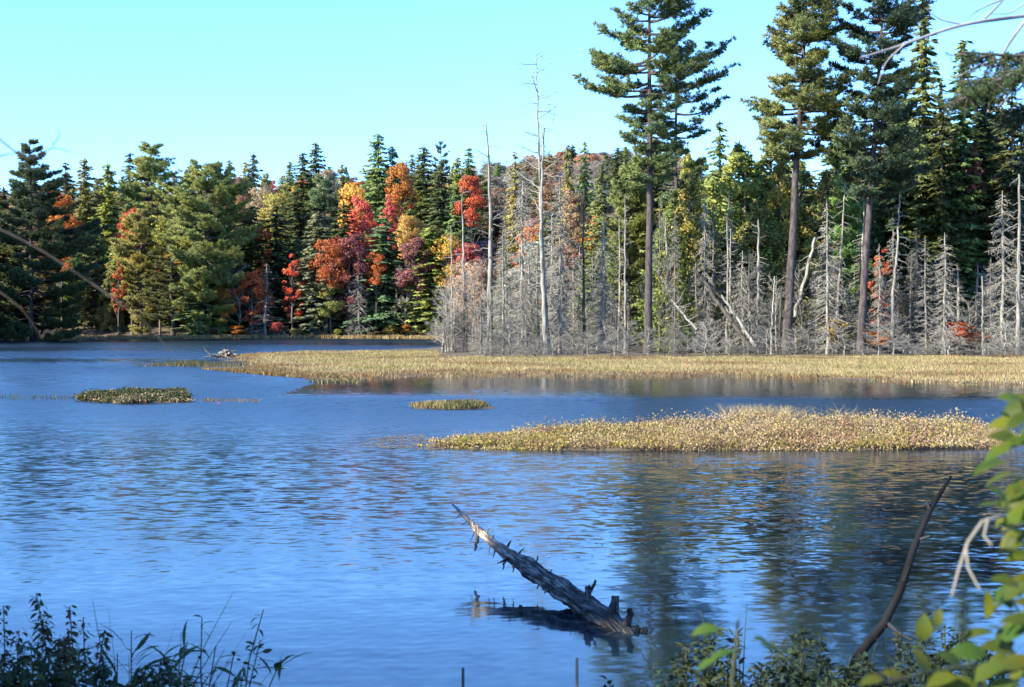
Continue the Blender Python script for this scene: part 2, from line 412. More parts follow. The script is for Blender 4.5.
def spruce(seed, H=18., Rm=2.6, z0=.08, step=.32, per=8, q=.27, power=.56, droop=.35, sparse=0.0, ragged=.25):
    g = np.random.default_rng(seed)
    tm, P = trunk_mesh(H, .17 * H / 18, M_BARK, seed, 7, .06)
    cr = MB()
    zs = np.arange(z0 * H, H - .1, step); C, U, V = [], [], []
    for z in zs:
        f = (z / H - z0) / (1 - z0)
        rad = (Rm * ((1 - f) ** power) + .1) * (1 if f > .12 else .65 + .35 * f / .12)
        if g.random() < sparse: continue
        n = max(3, int(per * (0.5 + .6 * (1 - f))))
        az = g.uniform(0, 2 * PI) + np.arange(n) * 2 * PI / n + g.normal(0, .35, n)
        Ls = rad * g.uniform(1 - ragged * 1.6, 1 + ragged * .5, n) + .12
        zj = z + g.normal(0, step * .55, n)
        for a, Lb, z in zip(az, Ls, zj):
            ns = max(2, int(Lb / (q * .62)))
            s = np.linspace(.12, 1, ns) + g.normal(0, .03, ns)
            up = .25 * f
            wd = .26 * Lb * (1 - s) + .09
            for side in (-1, 1, 0):
                lat = side * wd * g.uniform(.3, 1, ns)
                zz = z + Lb * (up * s - droop * s ** 1.6 + droop * .5 * np.maximum(s - .7, 0) * 1.5) + g.normal(0, .05, ns)
                c = np.stack([np.cos(a) * s * Lb - np.sin(a) * lat, np.sin(a) * s * Lb + np.cos(a) * lat, zz], 1)
                d = np.stack([np.cos(a + side * .6) + g.normal(0, .25, ns), np.sin(a + side * .6) + g.normal(0, .25, ns), -.35 + g.normal(0, .25, ns)], 1)
                d = nrm(d); o = nrm(np.cross(d, nrm(g.normal(0, .55, (ns, 3)) + np.array([0, 0, 1.]))))
                sz = q * g.uniform(.75, 1.25, (ns, 1))
                C.append(c); U.append(d * sz); V.append(o * sz * .36)
    # leader
    zt = np.linspace(H - 1.2, H + .1, 14); C.append(np.stack([g.normal(0, .05, 14), g.normal(0, .05, 14), zt], 1))
    U.append(np.stack([g.normal(0, .05, 14), g.normal(0, .05, 14), np.full(14, .17)], 1)); V.append(np.tile([.055, .03, 0], (14, 1)))
    C = np.concatenate(C); ax = axis_at(P, np.clip(C[:, 2], 0, H)); C[:, :2] += ax[:, :2]
    cr.rhombs(C, np.concatenate(U), np.concatenate(V))
    return tm.mesh('trunk', M_BARK, True), cr.mesh('crown', M_CON), H, 2 * Rm

def pine(seed, H=30., prof=None, z0=.4, limbs=60, tuft=.3, dens=1.0, lean=(0, 0), r0=.36, flat=.0, bend=.25, whorl=None):
    """white pine: prof = rows (height share, reach to the left, reach to the right)"""
    g = np.random.default_rng(seed)
    tm, P = trunk_mesh(H, r0, M_PBARK, seed, 12, bend, K=20, lean=lean)
    prof = np.array(prof)
    cr = MB(); C, U, V = [], [], []
    lo = prof[0, 0]
    if whorl is None:
        zf = np.sort(lo + (1 - lo) * g.random(limbs) ** .95)
    else:
        lev = np.arange(lo * H, H - .3, whorl); zf = np.sort((np.repeat(lev, max(1, limbs // len(lev))) + g.normal(0, whorl * .3, (limbs // len(lev)) * len(lev))) / H)
    zf = np.clip(zf, lo, .995)
    lp, lr = [], []
    for i, f in enumerate(zf):
        a = i * 2.4 + g.normal(0, .5)
        left, right = np.interp(f, prof[:, 0], prof[:, 1]), np.interp(f, prof[:, 0], prof[:, 2])
        c = math.cos(a); reach = (right if c > 0 else left) * abs(c) + (left + right) / 2 * (1 - abs(c))
        Lb = max(.5, reach * (g.uniform(.45, .8) if g.random() < .45 else g.uniform(.8, 1.12)))
        up0 = .12 + .6 * max(0, f - .75) * 2 - .25 * max(0, .8 - f)
        K = 7; t = np.linspace(0, 1, K); wig = g.normal(0, .12)
        ap = a + wig * t * 2
        p = np.stack([np.cos(ap) * t * Lb, np.sin(ap) * t * Lb, f * H + Lb * (up0 * t + .13 * t ** 2.2 - .09 * np.sin(t * PI))], 1)
        base = axis_at(P, np.array([f * H]))[0]; p[:, :2] += base[:2]
        lp.append(p); lr.append((.05 + .012 * Lb) * (1 - t) ** .8 + .012)
        nb = int((6 + Lb * 3.4) * dens)
        sb = np.sort(g.uniform(.28, 1, nb)); sb[-1] = 1
        for j, s in enumerate(sb):
            o = np.array([np.interp(s, t, p[:, q]) for q in range(3)])
            aa = ap[-1] + (0 if s > .97 else (1 if j % 2 else -1) * g.uniform(.4, 1.2))
            bl = (.42 * Lb * (1.08 - s) + .35) * g.uniform(.6, 1.1); bl = min(bl, 2.1)
            tip = o + np.array([math.cos(aa) * bl, math.sin(aa) * bl, bl * g.uniform(.05, .45)])
            mid = (o + tip) / 2 + np.array([0, 0, -.06 * bl])
            lp.append(np.array([o + (tip - o) * q + (mid - (o + tip) / 2) * 4 * q * (1 - q) for q in np.linspace(0, 1, K)])); lr.append(np.linspace(.02, .006, K))
            ntf = max(2, int(bl / .26))
            for q in np.linspace(.3, 1, ntf):
                cc = o + (tip - o) * q + (mid - (o + tip) / 2) * 4 * q * (1 - q) + g.normal(0, .05, 3)
                kq = 24
                d = nrm(nrm((tip - o)[None]) * .6 + np.array([[0, 0, .4]]) + g.normal(0, .6, (kq, 3)) * np.array([1, 1, .7]))
                sz = tuft * g.uniform(.7, 1.15, (kq, 1))
                C.append(cc + d * sz * .7); U.append(d * sz * .6)
                V.append(nrm(np.cross(d, g.normal(0, 1, (kq, 3)))) * sz * .10)
    br = MB(); br.tubes(np.array(lp), np.array(lr), 4)
    v0 = tm
    v0.tubes(np.array(lp), np.array(lr), 4)
    cr.rhombs(np.concatenate(C), np.concatenate(U), np.concatenate(V))
    W = prof[:, 1].max() + prof[:, 2].max()
    return tm.mesh('trunk', M_PBARK, True), cr.mesh('crown', M_PINE), H, W

def maple(seed, H=12., W=7., z0=.25, clumps=48, per=150, leaf=.125, tall=1.0):
    g = np.random.default_rng(seed)
    tm, P = trunk_mesh(H * .75, .15, M_BARK, seed, 7, .25)
    cr = MB(); ce = []
    while len(ce) < clumps:
        p = g.uniform(-1, 1, 3)
        rr = np.linalg.norm(p * np.array([1, 1, 1]))
        if rr > 1 or rr < .35: continue
        if p[2] < -.5 and math.hypot(p[0], p[1]) > .6: continue
        ce.append(p)
    ce = np.array(ce); h = H * (1 - z0)
    ce = ce * np.array([W / 2 * .86, W / 2 * .86, h / 2 * .88]) + np.array([0, 0, H * z0 + h / 2])
    ce[:, :2] *= (1.0 - .35 * np.clip((ce[:, 2:3] / H - .55) / .45, 0, 1))
    cs = g.uniform(.45, 1.0, clumps) * W / 7
    C, U, V = [], [], []
    for c, s in zip(ce, cs):
        n = int(per * s / .7)
        d = nrm(g.normal(0, 1, (n, 3))); rad = s * g.uniform(.35, 1.1, (n, 1)) ** .7
        C.append(c + d * rad * np.array([1.15, 1.15, .75]))
        u = nrm(g.normal(0, 1, (n, 3))); sz = leaf * g.uniform(.7, 1.3, (n, 1))
        U.append(u * sz); V.append(nrm(np.cross(u, nrm(d + g.normal(0, .8, (n, 3))))) * sz * .75)
    cr.rhombs(np.concatenate(C), np.concatenate(U), np.concatenate(V))
    # limbs to the clumps
    lp, lr = [], []
    for c in ce[::2]:
        zb = min(H * .7, max(H * z0 * .7, c[2] - g.uniform(.2, .45) * H * .5)); o = axis_at(P, np.array([zb]))[0]; t = np.linspace(0, 1, 5)[:, None]
        lp.append(o + (c - o) * t + np.array([0, 0, .4]) * t * (1 - t)); lr.append(np.linspace(.06, .012, 5))
    tm.tubes(np.array(lp), np.array(lr), 4)
    return tm.mesh('trunk', M_BARK, True), cr.mesh('crown', M_LEAF), H, W

def bare(seed, H=9., W=4.5, limbs=26, z0=.15, tw=.011, spread=.8):
    """leafless broadleaf: limbs, branches, fine twigs"""
    g = np.random.default_rng(seed)
    tm, P = trunk_mesh(H * .92, .09, M_DEAD, seed, 6, .25, rtop=.012)
    cr = MB(); A, B, C3 = [], [], []
    K = 5; t = np.linspace(0, 1, K)
    for i in range(limbs):
        f = z0 + (.95 - z0) * (i + g.random()) / limbs
        a = g.uniform(0, 2 * PI); Lb = W / 2 * (1.15 - .75 * f) * g.uniform(.6, 1.15) + .3; el = g.uniform(.3, 1.0) * spread
        o = axis_at(P, np.array([f * H * .9]))[0]
        d = np.array([math.cos(a) * math.cos(el), math.sin(a) * math.cos(el), math.sin(el)])
        p = o + d * (t * Lb)[:, None] + np.array([0, 0, .18 * Lb]) * (t ** 2)[:, None]; A.append(p)
        for j in range(7):
            s = g.uniform(.25, 1); q = o + (p[-1] - o) * s; d2 = nrm(d + g.normal(0, .6, 3) + np.array([0, 0, .25])); l2 = Lb * .45 * g.uniform(.5, 1.1)
            p2 = q + d2 * (t * l2)[:, None]; B.append(p2)
            for kk in range(4):
                s3 = g.uniform(.3, 1); q3 = q + d2 * l2 * s3; d3 = nrm(d2 + g.normal(0, .6, 3)); C3.append(q3 + d3 * (np.linspace(0, 1, 3) * l2 * .55 * g.uniform(.5, 1.1))[:, None])
    cr.tubes(np.array(A), np.tile(np.linspace(.035, .012, K), (len(A), 1)), 4)
    cr.tubes(np.array(B), np.tile(np.linspace(.015, .008, K), (len(B), 1)), 3)
    cr.tubes(np.array(C3), np.tile(np.linspace(tw, tw * .6, 3), (len(C3), 1)), 3)
    return tm.mesh('trunk', M_DEAD, True), cr.mesh('crown', M_TWIG), H, W

def dead_spruce(seed, H=11., Rm=1.35, z0=.04, n=190, twigs=8, tw=.014, curl=.5, r0=.10, broken=0.0):
    g = np.random.default_rng(seed)
    tm, P = trunk_mesh(H, r0, M_DEAD, seed, 6, .12, rtop=.02 + broken * .05)
    cr = MB(); A, C3 = [], []; K = 6; t = np.linspace(0, 1, K)
    for i in range(n):
        f = z0 + (.98 - z0) * g.random() ** (1.15)
        a = g.uniform(0, 2 * PI); Lb = Rm * (1 - f) ** .6 * g.uniform(.35, 1.15) + .12
        o = axis_at(P, np.array([f * H]))[0]
        hd = np.array([math.cos(a), math.sin(a), 0.])
        sl = g.uniform(-.45, .25)
        p = o + hd * (t * Lb)[:, None] + np.array([0, 0, 1.]) * (Lb * (sl * t - curl * (t ** 2) + curl * 1.0 * np.maximum(t - .6, 0) * 1.2))[:, None]
        A.append(p)
        for j in range(twigs):
            s = g.uniform(.25, 1); q = np.array([np.interp(s, t, p[:, m_]) for m_ in range(3)])
            d3 = nrm(hd * .5 + g.normal(0, .5, 3) + np.array([0, 0, -.5 * curl])); C3.append(q + d3 * (np.linspace(0, 1, 3) * Lb * .36 * g.uniform(.4, 1.1))[:, None])
    cr.tubes(np.array(A), np.tile(np.linspace(.02, .008, K), (n, 1)), 3)
    if C3: cr.tubes(np.array(C3), np.tile(np.linspace(tw, tw * .55, 3), (len(C3), 1)), 3)
    return tm.mesh('trunk', M_DEAD, True), cr.mesh('crown', M_TWIG), H, 2 * Rm

def cedar(seed, H=16., Rm=3.0, clumps=210, per=75, leaf=.14):
    g = np.random.default_rng(seed)
    tm, P = trunk_mesh(H, .16, M_BARK, seed, 7, .08)
    f = g.random(clumps) ** 1.25; a = g.uniform(0, 2 * PI, clumps); rr = Rm * (1 - f ** 1.6) ** .8 * g.uniform(.45, 1.05, clumps)
    ce = np.stack([np.cos(a) * rr, np.sin(a) * rr, H * (.04 + .93 * f)], 1); cs = (.32 + .5 * (1 - f)) * g.uniform(.6, 1.3, clumps)
    cr = MB(); C, U, V = [], [], []
    for c, q in zip(ce, cs):
        n = int(per * (q / .6) ** 1.2) + 12; d = nrm(g.normal(0, 1, (n, 3)))
        C.append(c + d * (q * g.uniform(.3, 1.1, (n, 1))) * np.array([1, 1, 1.25])); out = np.array([c[0], c[1], 0]) / (np.hypot(c[0], c[1]) + .1)
        u = nrm(g.normal(0, .6, (n, 3)) + out * .5 + np.array([0, 0, .35])); sz = leaf * g.uniform(.7, 1.3, (n, 1))
        U.append(u * sz); V.append(nrm(np.cross(u, g.normal(0, 1, (n, 3)))) * sz * .5)
    cr.rhombs(np.concatenate(C), np.concatenate(U), np.concatenate(V))
    lp = [axis_at(P, np.array([max(.3, c[2] - .4)]))[0] + (c - axis_at(P, np.array([max(.3, c[2] - .4)]))[0]) * np.linspace(0, 1, 4)[:, None] for c in ce[::3]]
    tm.tubes(np.array(lp), np.tile(np.linspace(.04, .01, 4), (len(lp), 1)), 4)
    return tm.mesh('trunk', M_BARK, True), cr.mesh('crown', M_CON), H, 2 * Rm

PR = {}
PR['spruce'] = [spruce(1), spruce(2, Rm=2.2, droop=.45), spruce(3, Rm=3., per=8, ragged=.4), spruce(4, Rm=2.4, sparse=.12, ragged=.5, droop=.5)]
PR['thin_spruce'] = [spruce(11, H=22, Rm=1.6, per=9, sparse=.05, ragged=.5, z0=.12, step=.3), spruce(12, H=22, Rm=1.8, per=9, sparse=.08, ragged=.55, z0=.15, step=.32)]
PR['cedar'] = [cedar(21), cedar(22, Rm=2.7), cedar(23, Rm=3.3, clumps=240)]
pf = [(.12, 2.2, 2.4), (.3, 3.6, 3.2), (.5, 3.3, 3.5), (.7, 2.6, 2.2), (.85, 1.6, 1.7), (1, .4, .4)]
PR['pine'] = [pine(31, H=20, prof=pf, limbs=64, tuft=.32, r0=.24, whorl=.95), pine(32, H=20, prof=[(.2, 2.6, 2.0), (.4, 3.2, 3.6), (.6, 2.4, 3.), (.8, 2.3, 1.8), (.92, 1.2, 1.5), (1, .5, .4)], limbs=56, tuft=.29, r0=.24, whorl=1.1)]
PR['round_pine'] = [pine(33, H=16, prof=[(.25, 2.4, 2.6), (.5, 3.2, 3.0), (.75, 2.7, 2.8), (.9, 1.8, 1.6), (1, .6, .6)], limbs=70, tuft=.32, r0=.2)]
PR['maple'] = [maple(41), maple(42, W=6, z0=.15), maple(43, W=8, H=12, clumps=54)]
PR['column_maple'] = [maple(44, H=12, W=4.2, z0=.12, clumps=38, per=190), maple(45, H=12, W=4.8, z0=.08, clumps=42, per=180)]
PR['bare'] = [bare(51), bare(52, limbs=32, W=5), bare(53, W=3.6, spread=1.1)]
PR['dead_spruce'] = [dead_spruce(61), dead_spruce(62, n=230, curl=.8), dead_spruce(63, n=160, Rm=1.1, curl=.35), dead_spruce(64, n=230, Rm=1.6, curl=.6, z0=.02), dead_spruce(65, n=90, Rm=.9, twigs=4)]
PR['pole'] = [dead_spruce(71, H=12, Rm=.7, n=26, twigs=1, curl=.1, r0=.15, broken=1), dead_spruce(72, H=12, Rm=.9, n=40, twigs=2, curl=.2, r0=.13, broken=1)]

NAME = {'spruce': ('spruce_tree', 'spruce'), 'thin_spruce': ('spruce_tree', 'spruce'), 'cedar': ('cedar_tree', 'cedar'), 'pine': ('pine_tree', 'pine'), 'round_pine': ('pine_tree', 'pine'),
        'maple': ('maple_tree', 'maple'), 'column_maple': ('maple_tree', 'maple'), 'bare': ('bare_tree', 'bare tree'), 'dead_spruce': ('dead_spruce', 'dead tree'), 'pole': ('dead_snag', 'dead tree')}
G = np.random.default_rng(77)
GREEN = {'dk': (.090, .110, .046), 'gr': (.165, .215, .075), 'ol': (.25, .262, .08), 'yo': (.25, .255, .07), 'bl': (.125, .18, .10), 'gy': (.21, .225, .125)}
AUT = {'red': (.52, .10, .035), 'crim': (.50, .105, .075), 'or': (.55, .19, .035), 'gold': (.58, .32, .05), 'yel': (.52, .40, .08), 'rust': (.33, .17, .095), 'mar': (.24, .08, .07), 'pink': (.52, .15, .11), 'pale': (.40, .27, .18), 'yg': (.32, .30, .06)}
GREY = {'gp': (.30, .272, .225), 'gw': (.26, .238, .20), 'gd': (.08, .069, .058), 'gm': (.19, .17, .14)}
def colour(c):
    return GREEN.get(c) or AUT.get(c) or GREY.get(c)
PLACED = []
def tree(kind, px, Y, top, wpx, col, label, group=None, var=None, rz=None, tilt=(0, 0), x=None, h=None, name=None):
    X_ = (px - 512) / F * Y if x is None else x
    z = ground(X_, Y)
    Ht = (EYE + (HOR - top) / F * Y - z) if h is None else h
    Wt = wpx / F * Y * {'spruce': 1.25 if Y > 170 else 1.3, 'thin_spruce': 1.35, 'cedar': 1.5 if Y < 170 else 1.1, 'maple': 1.12, 'pine': 1.1}.get(kind, 1)
    protos = PR[kind]; pv = protos[(int(G.integers(len(protos))) if var is None else var) % len(protos)]
    nm, cat = NAME[kind]
    o = thing(name or nm, label, cat, (X_, Y, z - .05), group, G.uniform(0, 2 * PI) if rz is None else rz)
    o.rotation_euler = (R(tilt[0]), R(tilt[1]), o.rotation_euler[2])
    s = Wt / pv[3]; o.scale = (s, s, Ht / pv[2])
    c = colour(col) if isinstance(col, str) else col
    jit = np.clip(G.normal(1, .1, 3), .8, 1.2) * G.uniform(.88, 1.12)
    if kind in ('maple', 'column_maple'): c = tuple(.97 * q + .03 * (.4 * sum(c) / 1) for q in c)
    dead = kind in ('bare', 'dead_spruce', 'pole')
    c2 = tuple(float(v) for v in (np.array(c) * (jit if not dead else G.uniform(.9, 1.1))))
    t_ = link('trunk', pv[0], o, c2 if dead else (.2, .17, .15))
    c_ = link('crown', pv[1], o, c2)
    if kind in ('maple', 'column_maple') and Ht / pv[2] > 1.35 * s:
        o.scale = (1, 1, 1); sz = max(1.35 * s, .45 * Ht / pv[2]); t_.scale = (s, s, Ht / pv[2]); c_.scale = (s, s, sz); c_.location = (0, 0, Ht - pv[2] * sz)
    PLACED.append((X_, Y))
    return o

# ------------------------------------------------------------------ far shore, left: trees told apart one by one
# kind, px, distance, row of the top, width in px, colour, label
FAR = [
 ('spruce', 4, 180, 188, 44, 'dk', 'dark spruce left of the big dark pine, at the edge of the picture'),
 ('spruce', 66, 214, 163, 30, 'dk', 'pointed dark spruce rising just behind the big dark pine'),
 ('spruce', 85, 222, 158, 40, 'gr', 'broad green spruce with a full tip, right of the big dark pine'),
 ('spruce', 108, 222, 163, 40, 'ol', 'olive spruce with a sharp tip standing alone in a notch of the skyline at left'),
 ('spruce', 130, 232, 153, 30, 'dk', 'slim dark spruce left of the shaggy many-tipped pine'),
 ('round_pine', 151, 226, 146, 62, 'ol', 'shaggy olive pine with a thick uneven top on the left skyline', 0),
 ('maple', 62, 205, 183, 34, 'or', 'orange maple showing through the boughs of the big dark pine'),
 ('column_maple', 119, 199, 256, 17, 'red', 'small bright red maple against the dark shade at left'),
 ('maple', 132, 214, 200, 34, 'red', 'red maple half hidden between the shaggy pine and the golden olive pine'),
 ('maple', 160, 216, 206, 36, 'yg', 'yellow green maple crown just left of the broad pale pine'),
 ('pine', 172, 196, 246, 60, 'dk', 'dark low pine under the left boughs of the broad pale pine', 1),
 ('spruce', 245, 236, 162, 28, 'ol', 'olive spruce with a blunt tip right of the broad pale pine'),
 ('spruce', 254, 240, 153, 30, 'dk', 'tall dark spruce rising highest right of the broad pale pine'),
 ('maple', 237, 262, 170, 26, 'rust', 'rusty maple on the skyline behind the broad pale pine'),
 ('maple', 278, 246, 180, 40, 'yg', 'yellow green maple near the skyline left of the paired spruces'),
 ('maple', 262, 256, 178, 28, 'pale', 'peach coloured maple top between the dark spruce and the yellow green maple'),
 ('bare', 239, 196, 258, 38, 'gw', 'grey leafless tree leaning left in front of the orange bushes'),
 ('maple', 252, 199, 264, 34, 'or', 'orange leafed tree low on the shore behind the grey leaning tree'),
 ('maple', 224, 200, 280, 24, 'or', 'small orange maple under the right boughs of the broad pale pine'),
 ('dead_spruce', 264, 195.5, 262, 30, 'gw', 'broken-topped dead spruce with a grey skirt of branches on the far shore'),
 ('column_maple', 263, 207, 212, 20, 'red', 'red maple tip poking from the dark spruces at left centre'),
 ('spruce', 252, 203, 206, 52, 'dk', 'dark full spruce behind the grey leaning tree'),
 ('spruce', 276, 204, 206, 54, 'dk', 'dark full spruce left of the red column-shaped maple'),
 ('column_maple', 293, 199, 246, 26, 'red', 'deep red column-shaped maple in the shade between dark spruces'),
 ('spruce', 303, 238, 152, 34, 'dk', 'left one of the paired dark spruces on the skyline'),
 ('spruce', 316, 240, 142, 36, 'bl', 'right and taller one of the paired spruces on the skyline'),
 ('maple', 327, 248, 162, 30, 'pale', 'pale orange maple at the skyline right of the paired spruces'),
 ('round_pine', 324, 216, 178, 58, 'bl', 'rounded blue green pine below the paired spruces', 0),
 ('spruce', 342, 250, 164, 24, 'ol', 'small olive spruce on the skyline left of the tallest hill spruce'),
 ('maple', 353, 232, 174, 40, 'gold', 'golden yellow maple on the slope left of the tallest hill spruce'),
 ('spruce', 378, 238, 133, 46, 'gr', 'tallest hill spruce, dark green, at the top of the skyline'),
 ('spruce', 392, 240, 146, 30, 'gr', 'spruce joined to the right side of the tallest hill spruce'),
 ('maple', 400, 228, 154, 34, 'or', 'bright orange maple high on the slope right of the tallest hill spruce'),
 ('maple', 362, 222, 190, 32, 'crim', 'crimson maple on the slope below the golden yellow maple'),
 ('column_maple', 389, 220, 192, 20, 'crim', 'narrow crimson maple right of the wider crimson one on the slope'),
 ('spruce', 424, 232, 146, 44, 'dk', 'dark broad spruce right of the bright orange maple'),
 ('pine', 441, 240, 143, 26, 'dk', 'sparse flat-topped pine on the skyline above the hill spruces', 1),
 ('spruce', 441, 226, 162, 46, 'dk', 'dark pointed spruce in front of the sparse flat-topped pine'),
 ('spruce', 458, 246, 157, 28, 'ol', 'small olive spruce on the skyline left of the thin snags'),
 ('spruce', 469, 244, 148, 26, 'gr', 'narrow green spruce on the skyline just left of the stubbed white snag'),
 ('maple', 470, 226, 168, 30, 'red', 'tall red orange maple on the slope behind the stubbed white snag'),
 ('maple', 407, 214, 206, 30, 'yel', 'small yellow tree in the middle of the slope among spruces'),
 ('maple', 331, 206, 226, 40, 'red', 'scarlet maple behind the greyish front spruce'),
 ('maple', 349, 207, 226, 40, 'mar', 'dark maroon maple right of the scarlet maple'),
 ('spruce', 318, 198, 212, 52, 'gy', 'greyish green front spruce with a tall ragged cone on the far shore'),
 ('maple', 327, 196.5, 276, 40, 'yg', 'yellow green tree at the foot of the greyish front spruce'),
 ('spruce', 385, 198, 218, 62, 'bl', 'full blue green spruce standing on the far shore right of a dead grey one'),
 ('maple', 414, 204, 228, 36, 'mar', 'maroon red maple between the two full front spruces'),
 ('spruce', 431, 197, 226, 60, 'ol', 'full olive spruce on the far shore at the right of the open water strip'),
 ('maple', 446, 205, 226, 34, 'gold', 'orange yellow maple behind the full olive spruce'),
 ('maple', 466, 200, 234, 46, 'crim', 'wide pink red maple seen between the thin snags'),
 ('dead_spruce', 359, 195.5, 254, 28, 'gp', 'dead grey spruce between the maroon maple and the full blue green spruce'),
 ('bare', 406, 195.5, 262, 36, 'gp', 'grey bare tree between the two full front spruces'),
 ('bare', 446, 194, 280, 34, 'gp', 'grey bare tree right beside the full olive spruce'),
 ('maple', 376, 207, 246, 22, 'or', 'thin orange tree seen over the left side of the full blue green spruce'),
 ('spruce', 297, 212, 190, 44, 'dk', 'dark spruce below and left of the rounded blue green pine'),
 ('spruce', 344, 206, 204, 40, 'dk', 'dark spruce right of the rounded blue green pine'),
 ('spruce', 410, 212, 196, 36, 'gr', 'green spruce on the mid slope under the bright orange maple'),
 ('spruce', 455, 212, 186, 34, 'gr', 'green spruce on the mid slope left of the tall red orange maple'),
 ('spruce', 190, 236, 166, 30, 'gr', 'green spruce tip just behind the left of the broad pale pine'),
 ('spruce', 229, 238, 160, 26, 'bl', 'blue green spruce tip right behind the broad pale pine'),
 ('spruce', 222, 196, 282, 22, 'gr', 'young green spruce at the foot of the broad pale pine'),
 ('spruce', 200, 195.5, 270, 40, 'gy', 'thin greyish spruce under the trunk of the broad pale pine'),
 ('spruce', 568, 204, 144, 24, 'ol', 'left one of two small spruces rising over the dead stand'),
 ('spruce', 585, 206, 142, 24, 'gr', 'right one of two small spruces rising over the dead stand'),
 ('maple', 573, 200, 182, 36, 'rust', 'rusty orange tree under the two small spruces behind the dead stand'),
 ('maple', 535, 185, 214, 50, 'or', 'orange tree glowing behind the forked tall snag'),
 ('maple', 537, 170, 250, 40, 'red', 'red tree low behind the forked tall snag'),
 ('maple', 600, 180, 205, 40, 'or', 'orange tree behind the dead stand left of the tallest pine'),
 ('maple', 575, 165, 246, 30, 'red', 'small red maple deep inside the dead stand'),
 ('spruce', 515, 210, 152, 24, 'ol', 'lone olive spruce on the skyline between the two tall snags'),
]
for t in FAR:
    t = list(t)
    if t[0] in ('maple', 'column_maple') and t[1] < 480 and t[2] > 198: t[2] = 197 + (t[2] - 197) * .5; t[4] *= 1.1
    if t[0] in ('maple', 'column_maple') and t[1] < 480 and t[3] >= 224: t[2] = 195.6 + .02 * (t[1] % 37)
    tree(*t[:7], var=(t[7] if len(t) > 7 else None), rz=(0.4 if len(t) > 7 else None))

# ------------------------------------------------------------------ right: living trees
def hero(px, Y, base_px, seed, H, prof, col, label, **kw):
    X_ = (base_px - 512) / F * Y; z = ground(X_, Y)
    a = pine(seed, H=H, prof=prof, **kw)
    o = thing('pine_tree', label, 'pine', (X_, Y, z - .05))
    link('trunk', a[0], o); link('crown', a[1], o, colour(col) if isinstance(col, str) else col)
    PLACED.append((X_, Y)); return o
def pxm(rows, Y, H, z0):
    """(row, reach left px, reach right px) -> (height share, metres, metres)"""
    out = [((EYE + (HOR - r_) / F * Y - z0) / H, l / F * Y, rr / F * Y) for r_, l, rr in rows]
    return sorted(out)
hp = pxm([(178, 22, 22), (160, 42, 30), (145, 34, 36), (128, 24, 34), (112, 30, 44), (98, 52, 50), (84, 76, 46), (54, 80, 42), (40, 50, 44), (15, 40, 62), (-15, 46, 60), (-40, 40, 46), (-62, 18, 18)], 110, 31, .5)
hero(648, 110, 648, 81, 31, hp, (.135, .185, .075), 'tallest pine, straight dark trunk and layered green crown, left of the others', limbs=88, tuft=.33, whorl=1.2, lean=(0, .5), r0=.3, bend=.12)
hp = pxm([(200, 14, 18), (160, 20, 28), (130, 14, 34), (112, 18, 52), (98, 16, 58), (76, 12, 60), (55, 14, 62), (35, 16, 40), (15, 14, 34), (-5, 6, 8)], 118, 28, .5)
hero(676, 118, 676, 82, 27, hp, (.115, .16, .072), 'thinner pine close behind the tallest pine, with long boughs to the right', limbs=54, tuft=.30, whorl=1.3, r0=.2)
hp = pxm([(152, 34, 20), (135, 46, 44), (112, 52, 58), (95, 40, 58), (78, 28, 52), (62, 20, 30), (48, 48, 24), (36, 58, 30), (22, 26, 46), (5, 28, 34), (-20, 18, 22), (-45, 4, 4)], 109, 29.3, .5)
hero(795, 109, 787, 83, 29.3, hp, (.195, .215, .07), 'golden olive pine with a bare leaning reddish trunk, middle of the tall pines', limbs=98, tuft=.33, whorl=1.15, lean=(1.7, .3), r0=.36, bend=.1)
hp = pxm([(190, 26, 34), (165, 46, 62), (140, 58, 70), (122, 52, 64), (100, 34, 52), (80, 34, 40), (62, 46, 36), (48, 48, 30), (28, 52, 44), (10, 40, 46), (-15, 26, 28), (-38, 4, 4)], 108, 28.4, .5)
hero(875, 108, 861, 84, 28.4, hp, (.08, .115, .058), 'dark pine with a slanting bluish trunk and open top, rightmost of the tall pines', limbs=80, tuft=.33, whorl=1.25, lean=(2.1, .6), r0=.3, bend=.12)

hp = pxm([(334, 30, 40), (300, 46, 66), (270, 50, 74), (240, 50, 78), (215, 45, 66), (195, 35, 50), (175, 25, 34), (160, 17, 22), (147, 11, 13), (135, 3, 3)], 176, 26, .3)
hero(30, 176, 32, 85, 26, hp, (.075, .10, .045), 'big dark pine with wide drooping boughs at the left end of the far shore', limbs=120, tuft=.4, whorl=.8, r0=.3)
hp = pxm([(328, 22, 22), (300, 42, 36), (270, 52, 46), (240, 54, 52), (215, 48, 50), (195, 40, 44), (180, 27, 31), (167, 12, 14), (162, 3, 3)], 197, 24.6, .3)
hero(207, 197, 206, 86, 24.6, hp, (.24, .27, .085), 'broad pale green pine with layered boughs, the widest tree on the far shore', limbs=120, tuft=.4, whorl=.9, r0=.28)
hp = pxm([(330, 14, 14), (300, 24, 24), (270, 30, 28), (245, 27, 27), (225, 16, 17), (212, 4, 4)], 201, 18, .3)
hero(141, 201, 141, 87, 18, hp, (.28, .26, .08), 'golden olive pine with upswept boughs left of the broad pale pine', limbs=90, tuft=.38, whorl=.7, r0=.2)

